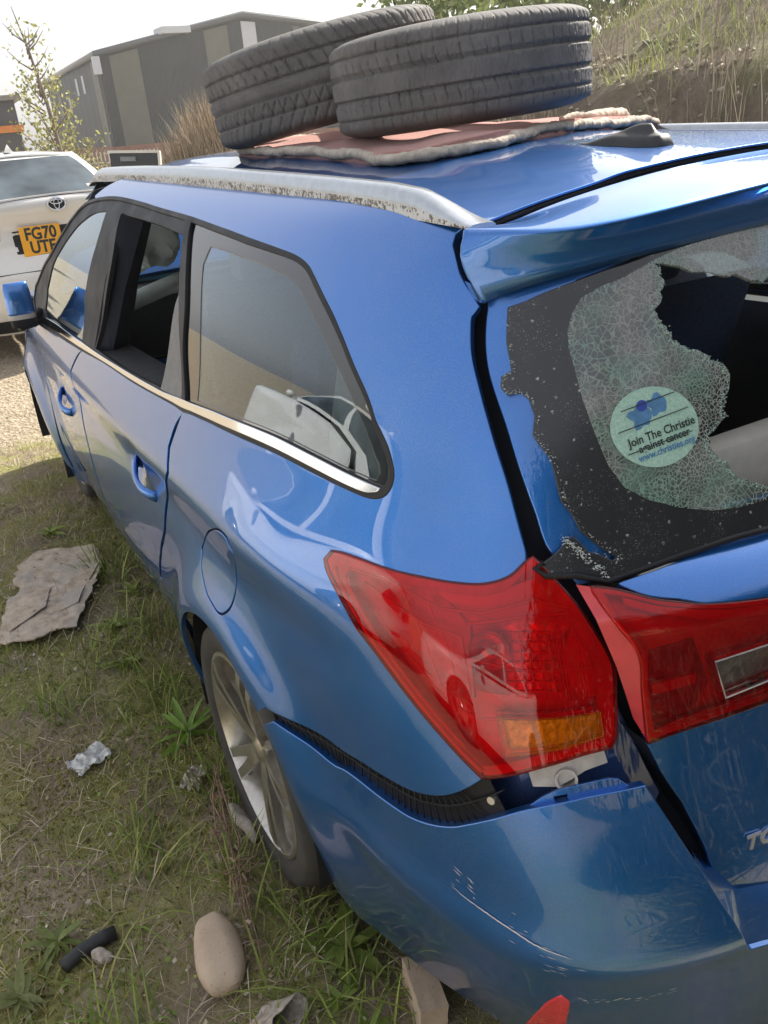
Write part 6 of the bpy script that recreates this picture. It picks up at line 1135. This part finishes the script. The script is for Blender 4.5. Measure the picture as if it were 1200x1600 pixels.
# ================================================================== litter, stones and plants on the ground
def gpt(x, y, dz=0.): return (x, y, float(gz(x, y))+dz)
# flattened sodden cardboard
cb = thing('cardboard', 'flattened torn sheet of sodden brown cardboard lying on the grass', 'cardboard', gpt(-1.09, 2.62))
pts = np.array([(-1.10, 3.05), (-.98, 2.99), (-.885, 2.955), (-.872, 2.86), (-.905, 2.74), (-.97, 2.56), (-1.03, 2.42), (-1.085, 2.315), (-1.16, 2.34), (-1.235, 2.315), (-1.335, 2.38), (-1.31, 2.50), (-1.285, 2.62), (-1.22, 2.83), (-1.195, 2.94)])-(-1.09, 2.62)
L = dense_loop(pts, .03, False); L = L+RNG.normal(0, .005, L.shape)
NCb = Net([[(x, y,    .030+.006*float(vnoise(x*9+5, y*9, 301))+.0045*float(vnoise(x*30, y*30, 302))+.006*abs(float(vnoise(x*4, y*4, 303)))) for y in np.linspace(-.4, .5, 46)] for x in np.linspace(-.35, .35, 40)])
b = NB('sodden_cardboard').set(rough=.9, spec=.2); f = b.noise(22, 6, .7); g = b.noise(6, 4, .6); c = b.ramp(f, [(.25, (.27, .20, .15)), (.5, (.52, .43, .34)), (.75, (.66, .57, .48))]); c = b.mix(b.ramp(g, [(.5, 0.), (.62, .55)]), c, (.40, .39, .37)); b.base(b.mix(b.ramp(b.noise(30, 2), [(.68, 0.), (.74, .85)]), c, (.05, .042, .035))); b.bump(f, .5, .01); M['card'] = b.m
cuv = lambda P: [(float(np.interp(x, np.linspace(-.35, .35, 40), range(40))), float(np.interp(y, np.linspace(-.4, .5, 46), range(46)))) for x, y in P]
hole1 = [(-.155+.035*math.cos(a), .125+.05*math.sin(a)) for a in np.linspace(0, 6.28, 10)[:-1]]; hole2 = [(.085+.012*math.cos(a), .0+.03*math.sin(a)) for a in np.linspace(0, 6.28, 8)[:-1]]
panel('sheet', NCb, cuv(L), M['card'], cb, [cuv(hole1), cuv(hole2)], r=.001, flange=.004, h=.014, hb=.012, curve=False)
NC2 = Net([[(x, y,    .040+.007*float(vnoise(x*11+9, y*11, 311))) for y in np.linspace(-.4, .5, 46)] for x in np.linspace(-.35, .35, 40)])
for P in ([(-.02, -.16), (.05, .05), (.10, .16), (.16, .30), (.20, .30), (.19, .14), (.10, -.02), (.05, -.14)], [(-.20, -.20), (-.06, -.10), (-.02, .05), (-.10, .10), (-.17, .0)]): panel('torn_layer', NC2, cuv(P), M['card'], cb, r=.001, flange=.003, h=.02, curve=False)
def rock(name, label, cat, x, y, half, rz, mat, seed=1, taper=0., tilt=0., amp=.05, sub_=4, dz=None):
    bm = bmesh.new(); bmesh.ops.create_icosphere(bm, subdivisions=sub_, radius=1.); q = np.random.default_rng(seed); K = q.normal(0, 2.2, (6, 3)); ph = q.uniform(0, 6, 6)
    for v in bm.verts:
        p = np.array(v.co); d = 1+amp*sum(math.sin(float(K[i] @ p)+ph[i]) for i in range(6))/2.4; p = np.sign(p)*np.abs(p)**.85*d; k = 1-taper*(p[1]*.5+.5)*.5; v.co = Vector((p[0]*half[0]*k, p[1]*half[1], p[2]*half[2]*k))
    o = bm_obj(name, bm, mat, None, loc=gpt(x, y, half[2]*.72 if dz is None else dz)); o.rotation_euler = (tilt, 0, rz); return prop(o, label=label, category=cat)
b = NB('smooth_buff_stone').set(rough=.8, spec=.3); f = b.noise(8, 5, .6); g = b.noise(160, 3); b.base(b.mix(b.ramp(g, [(.60, 0.), (.70, .5)]), b.ramp(f, [(.3, (.52, .40, .29)), (.7, (.66, .52, .39))]), (.30, .22, .16))); b.bump(g, .15, .003); M['buff'] = b.m
rock('stone', 'smooth buff oval stone narrower at one end, largest stone on the grass', 'stone', -1.08, .812, (.056, .094, .040), R(-8), M['buff'], 3, .50, R(3), .03)
b = NB('mottled_chalk').set(rough=.9); f = b.noise(45, 5, .7); b.base(b.ramp(f, [(.3, (.22, .17, .13)), (.5, (.46, .40, .34)), (.7, (.62, .56, .50))])); b.bump(f, .5, .006); M['chalk'] = b.m
# crushed cup
t = thing('crushed_cup', 'crushed stained paper cup beside the smooth buff stone', 'paper cup', gpt(-1.048, .645, .004)); t.rotation_euler = (R(58), R(8), R(25))
V = []; q = np.random.default_rng(5); n = 40; rows_ = [(.026, 0), (.028, .012), (.034, .04), (.039, .07), (.041, .078), (.043, .080), (.041, .083), (.037, .079), (.030, .04), (.024, .008)]
for r_, a in rows_:
    for i in range(n):
        w = 2*math.pi*i/n; d = 1+.14*math.sin(2*w+1)+.07*math.sin(5*w+a*40)+.04*math.sin(9*w+a*90); V.append((r_*d*math.cos(w)*1.15, r_*d*math.sin(w)*.72, a+.004*math.sin(3*w+r_*100)))
mesh('cup_wall', V, [(i*n+j, i*n+(j+1) % n, (i+1)*n+(j+1) % n, (i+1)*n+j) for i in range(len(rows_)-1) for j in range(n)], M['chalk'], t); mesh('cup_base', V[:n], [tuple(range(n))[::-1]], M['buff'], t)
# pale block by the bumper
bm = bmesh.new(); box(bm, (0, 0, .045), (.055, .12, .09)); bmesh.ops.subdivide_edges(bm, edges=bm.edges[:], cuts=5, use_grid_fill=True)
for v in bm.verts: v.co += Vector(RNG.normal(0, .0012, 3))
o = bm_obj('stone_block', bm, M['buff'], None, loc=gpt(-.765, .505, -.005)); o.rotation_euler = (0, R(5), R(-14)); prop(o, label='squared pale stone block half hidden below the rear bumper', category='stone block')
# black rubber stub with a chip of stone
V, F = sweep_data([(-.06, 0, .014), (-.02, .004, .016), (.03, 0, .015), (.06, -.006, .012)], circ(.016, 12)); o = mesh('rubber_stub', V, F, M['dash'], None, loc=gpt(-1.315, .985)); o.rotation_euler.z = R(15); prop(o, label='short black rubber hose stub in the grass near the left edge', category='hose')
rock('stone_chip', 'small pinkish stone chip resting against the black hose stub', 'stone', -1.295, .955, (.017, .022, .016), .4, M['chalk'], 8, .2, 0, .15, 3)
def scrap(name, label, cat, x, y, s, mat, seed, flat=.35, rz=0.):
    n = 15; q = np.random.default_rng(seed); V = []
    for i in range(n):
        for j in range(n):
            u, v = i/(n-1)*2-1, j/(n-1)*2-1; hgt = .5*float(vnoise(u*2.3+seed, v*2.3, 320+seed))+.3*float(vnoise(u*5, v*5, 330+seed)); ed = 1+.18*float(vnoise(u*3, v*3+9, 340+seed)); V.append((u*s*ed*(1-.12*abs(hgt)), v*s*.72*ed, s*flat*(abs(hgt)*1.5)+.012))
    o = mesh(name, V, [(i*n+j, (i+1)*n+j, (i+1)*n+j+1, i*n+j+1) for i in range(n-1) for j in range(n-1)], mat, None, loc=gpt(x, y)); o.data.set_sharp_from_angle(angle=R(30)); o.rotation_euler.z = rz; return prop(o, label=label, category=cat)
M['wrap'] = plain('crinkled_wrapper', (.62, .62, .60), .35, 0, .25, 60, .3); M['tissue'] = plain('dirty_tissue', (.50, .44, .39), .9, 0, .35, 50, .4)
scrap('wrapper', 'crinkled whitish plastic wrapper on the open grass', 'wrapper', -1.19, 1.614, .055, M['wrap'], 1, .42, .4)
scrap('tissue', 'dirty crumpled tissue near the rear wheel, below the long leaved weed', 'tissue', -.958, 1.356, .040, M['tissue'], 2, .8, .9)
V, F = sweep_data([(0, -.075, .02), (.006, -.03, .026), (-.004, .02, .028), (.004, .07, .022)], circ(.017, 12, .014), scale=[.5, 1., 1.05, .5]); V = V+RNG.normal(0, .0022, V.shape); o = mesh('bark_chunk', V, F, M['tissue'], None, loc=gpt(-.905, 1.13)); o.rotation_euler.z = R(6); prop(o, label='rough pale bark chunk lying right against the rear tyre', category='bark')
# dead stem clump and stray twigs
q = np.random.default_rng(400); t = thing('dead_stems', 'tangle of dry brown stems with withered leaves between tyre and stone', 'dead plant', gpt(-.955, 1.05, .01)); L = []
main = np.array([(.06, .30, .03), (.02, .15, .06), (-.01, .02, .05), (-.03, -.12, .055), (-.055, -.25, .02)])
for k in range(5): L.append(sweep_data(main+q.normal(0, .012, main.shape), circ(.0022, 5), scale=[.6, 1, 1, .8, .3]))
for k in range(60):
    c = main[q.integers(0, 4)]+q.normal(0, .018, 3); d = q.normal(0, .045, 3); d[2] = abs(d[2])*.5; L.append(sweep_data([c, c+d*.5+q.normal(0, .006, 3), c+d], circ(.0011, 4), scale=[1, .8, .3]))
V, F = join_data(L); mesh('stem', V, F, plain('dry_stem', (.30, .20, .14), .9, 0, .3), t)
lm = []
for k in range(46):
    c = main[q.integers(2, 5)]+q.normal(0, .022, 3)*np.array([1, 1.6, .6]); s_ = q.uniform(.008, .02); a = q.normal(0, 1, (3, 3)); a /= np.linalg.norm(a, axis=1)[:, None]; o_ = len(lm); lm += [c-a[0]*s_, c+a[1]*s_*.5, c+a[0]*s_, c-a[1]*s_*.45+a[2]*s_*.3]
big_mesh('withered_leaf', lm, np.arange(len(lm)).reshape(-1, 4), np.repeat(tint(len(lm)//4, [(.38, .27, .22), (.28, .19, .14), (.48, .38, .32)], 401), 4, 0), M['dry'], t, 'stuff')
tw = [((-1.30, 3.45), (-1.08, 3.72), 'long pale bare twig on the ground near the front door', .004), ((-1.25, 1.22), (-.98, 1.40), 'curved dry grass stem arching across the bare patch', .0022), ((-1.14, .73), (-1.05, .78), 'broken brown twig poking out under the buff stone', .003), ((-1.42, 1.35), (-1.20, 1.50), 'forked brown twig on the straw at the left', .0026)]
for (x0, y0), (x1, y1), lab, r_ in tw:
    P = [gpt(x0+(x1-x0)*t_+.012*math.sin(7*t_+x0), y0+(y1-y0)*t_+.010*math.sin(5*t_), .012+.016*math.sin(math.pi*t_)) for t_ in np.linspace(0, 1, 12)]; V, F = sweep_data(P, circ(r_, 6), scale=np.linspace(1.1, .5, 12)*(1+.2*np.sin(np.arange(12)*2.1))); prop(mesh('twig', V, F, plain('twig_bark', (.36, .29, .22), .9, 0, .3), None), label=lab, category='twig', group='twigs on the ground')
# rosette weeds: every large leaf an object sharing mesh data
def leaf_mesh(wid, cup, wave, toothed=0.):
    n, m = 9, 5; V = []
    for i in range(n):
        t_ = i/(n-1); w = wid*math.sin(math.pi*min(1, .06+t_*.94)**.8)**.8*(1+toothed*math.sin(t_*34)) if 0 < i < n-1 else wid*.06; z = .62*t_-.62*t_**2.1*1.15
        for j in range(m): s = j/(m-1)*2-1; V.append((s*w, t_, z*.55+cup*abs(s)*w+wave*math.sin(t_*14+s*2)*abs(s)))
    me = bpy.data.meshes.new('leaf'); me.from_pydata(V, [], [(i*m+j, i*m+j+1, (i+1)*m+j+1, (i+1)*m+j) for i in range(n-1) for j in range(m-1)]); me.polygons.foreach_set('use_smooth', [True]*len(me.polygons)); return me
def leafmat(name, c):
    c = (c[0]*1.5, c[1]*1.25, c[2]*.9)
    b = NB(name).set(rough=.45, spec=.4); f = b.noise(5, 4); b.base(b.ramp(f, [(.3, tuple(x*.7 for x in c)), (.7, tuple(x*1.25 for x in c))])); tl = b.n('BsdfTranslucent'); tl.inputs[0].default_value = (*[x*1.3 for x in c], 1); mx = b.n('MixShader'); mx.inputs[0].default_value = .3; b.l(b.b.outputs[0], mx.inputs[1]); b.l(tl.outputs[0], mx.inputs[2]); b.l(mx.outputs[0], b.out.inputs[0]); return b.m
def rosette(label, x, y, n, L0, L1, wid, c, seed, up=.5, group='rosette weeds along the car'):
    t = thing('rosette_weed', label, 'weed', gpt(x, y, -.004), 0, group); q = np.random.default_rng(seed); me = leaf_mesh(wid, .25, .012, .06 if wid > .1 else 0); me.materials.append(leafmat('weed_leaf', c))
    for k in range(n):
        a = k*2.4+q.normal(0, .2); l_ = q.uniform(L0, L1)*(1-.35*k/n); o = link(me, 'leaf', None, t, (0, 0, .004+.0015*k)); o.rotation_euler = (up*.75*(k/n)+q.normal(-.02, .16), q.normal(0, .35), a+q.normal(0, .35)); o.scale = (l_*q.uniform(.7, 1.15), l_*q.uniform(.75, 1.2), l_*q.uniform(.4, 1.1))
rosette('long leaved bright green weed beside the rear wheel', -.915, 1.555, 17, .11, .17, .085, (.14, .27, .055), 501, .75)
rosette('broad leaved green weed in front of the bumper corner', -.845, .69, 18, .075, .125, .17, (.15, .24, .075), 502, .7)
rosette('dark green lance leaved weed near the black hose stub', -1.372, 1.045, 14, .06, .10, .12, (.13, .19, .075), 503, .5)
rosette('greyish green weed at the bottom left corner', -1.462, .945, 18, .06, .095, .15, (.15, .20, .10), 504, .6)
rosette('small green weed between the cardboard and the sill', -.955, 2.28, 15, .07, .12, .12, (.16, .24, .07), 505, .7)
rosette('weed tucked under the rear door edge', -.83, 2.50, 14, .08, .13, .10, (.17, .25, .07), 506, .8)
rosette('tiny bright green weed behind the cardboard', -1.02, 3.25, 12, .06, .10, .12, (.18, .27, .08), 507, .7)
rosette('small toothed weed below the broad leaved one', -.90, .585, 12, .045, .075, .13, (.16, .26, .07), 508, .6)
rosette('thin weed growing between crushed cup and pale block', -.89, .50, 10, .05, .08, .11, (.15, .25, .06), 509, .6)
rosette('leafy weed beside the cardboard corner nearest the wheel', -.985, 2.02, 13, .06, .11, .13, (.15, .22, .07), 510, .7)
# dense shrubs added out of view to darken the tailgate and bumper reflections
for k, (x, y, w_, h_) in enumerate([(-4.5, -6.2, 2.0, 1.9), (-1.6, -6.8, 2.2, 2.2), (1.4, -6.4, 2.2, 2.0), (4.4, -6.2, 2.2, 2.2), (7.4, -5.6, 2.0, 2.0)]):
    bush('yard_shrub', ['dark shrub at the far left of the row behind the photographer', 'tall dark shrub straight behind the photographer', 'dark shrub behind the tailgate', 'tall dark shrub behind the right rear corner', 'dark shrub at the far right of the row'][k], 'shrub', (x, y, GZ), w_, 1.0, h_, 8000, .10, [(.045, .06, .02), (.07, .08, .03), (.03, .04, .018)], 600+k, 6, 'shrubs at the back of the yard')
# unseen rank weeds behind the car, coloured dark so tailgate and bumper mirror darker
q = np.random.default_rng(700); n = 20000; x = q.uniform(-1.6, 4.0, n); y = q.uniform(-4.5, -.42, n); k = ~((x < -.35) & (y > -1.3)); x, y = x[k], y[k]; n = len(x)
blades('rank_weeds', np.stack([x, y, gz(x, y)-.01], 1), q.uniform(.10, .45, n), q.uniform(.005, .014, n), tint(n, [(.055, .06, .03), (.075, .075, .04), (.035, .04, .02), (.14, .115, .08)], 701), M['leafmat'], .6, .5, seed=702)
# longer grass tufts against the tyre and sill
q = np.random.default_rng(710); c = np.array([(-.93, 1.75), (-.90, 1.30), (-.96, .98), (-.86, .82), (-.83, 2.2), (-.88, 2.7), (-1.0, .60), (-.80, .60), (-1.15, 1.2), (-1.3, .75), (-1.25, 1.9), (-1.0, 2.1)]); i = q.integers(0, len(c), 800); x = c[i, 0]+q.normal(0, .05, 800); y = c[i, 1]+q.normal(0, .07, 800)
blades('grass_tufts', np.stack([x, y, gz(x, y)-.004], 1), q.uniform(.05, .16, 800), q.uniform(.0014, .003, 800), tint(800, [(.22, .30, .06), (.30, .36, .09), (.38, .38, .14), (.17, .24, .05)], 711), M['leafmat'], .7, .7, seed=712)

# ================================================================== thin hazy air round the whole place
bm = bmesh.new(); box(bm, (0, 5, 5.9), (260, 270, 14.0)); hzv = bm_obj('haze', bm, None, None, smooth=False); hzv['kind'] = 'stuff'
hm = bpy.data.materials.new('hazy_air'); hm.use_nodes = True; t_ = hm.node_tree; t_.nodes.remove(t_.nodes['Principled BSDF']); pv = t_.nodes.new('ShaderNodeVolumePrincipled'); pv.inputs['Color'].default_value = (.95, .94, .92, 1); pv.inputs['Density'].default_value = .0022; pv.inputs['Anisotropy'].default_value = .6
t_.links.new(pv.outputs[0], t_.nodes['Material Output'].inputs['Volume']); hzv.data.materials.append(hm)
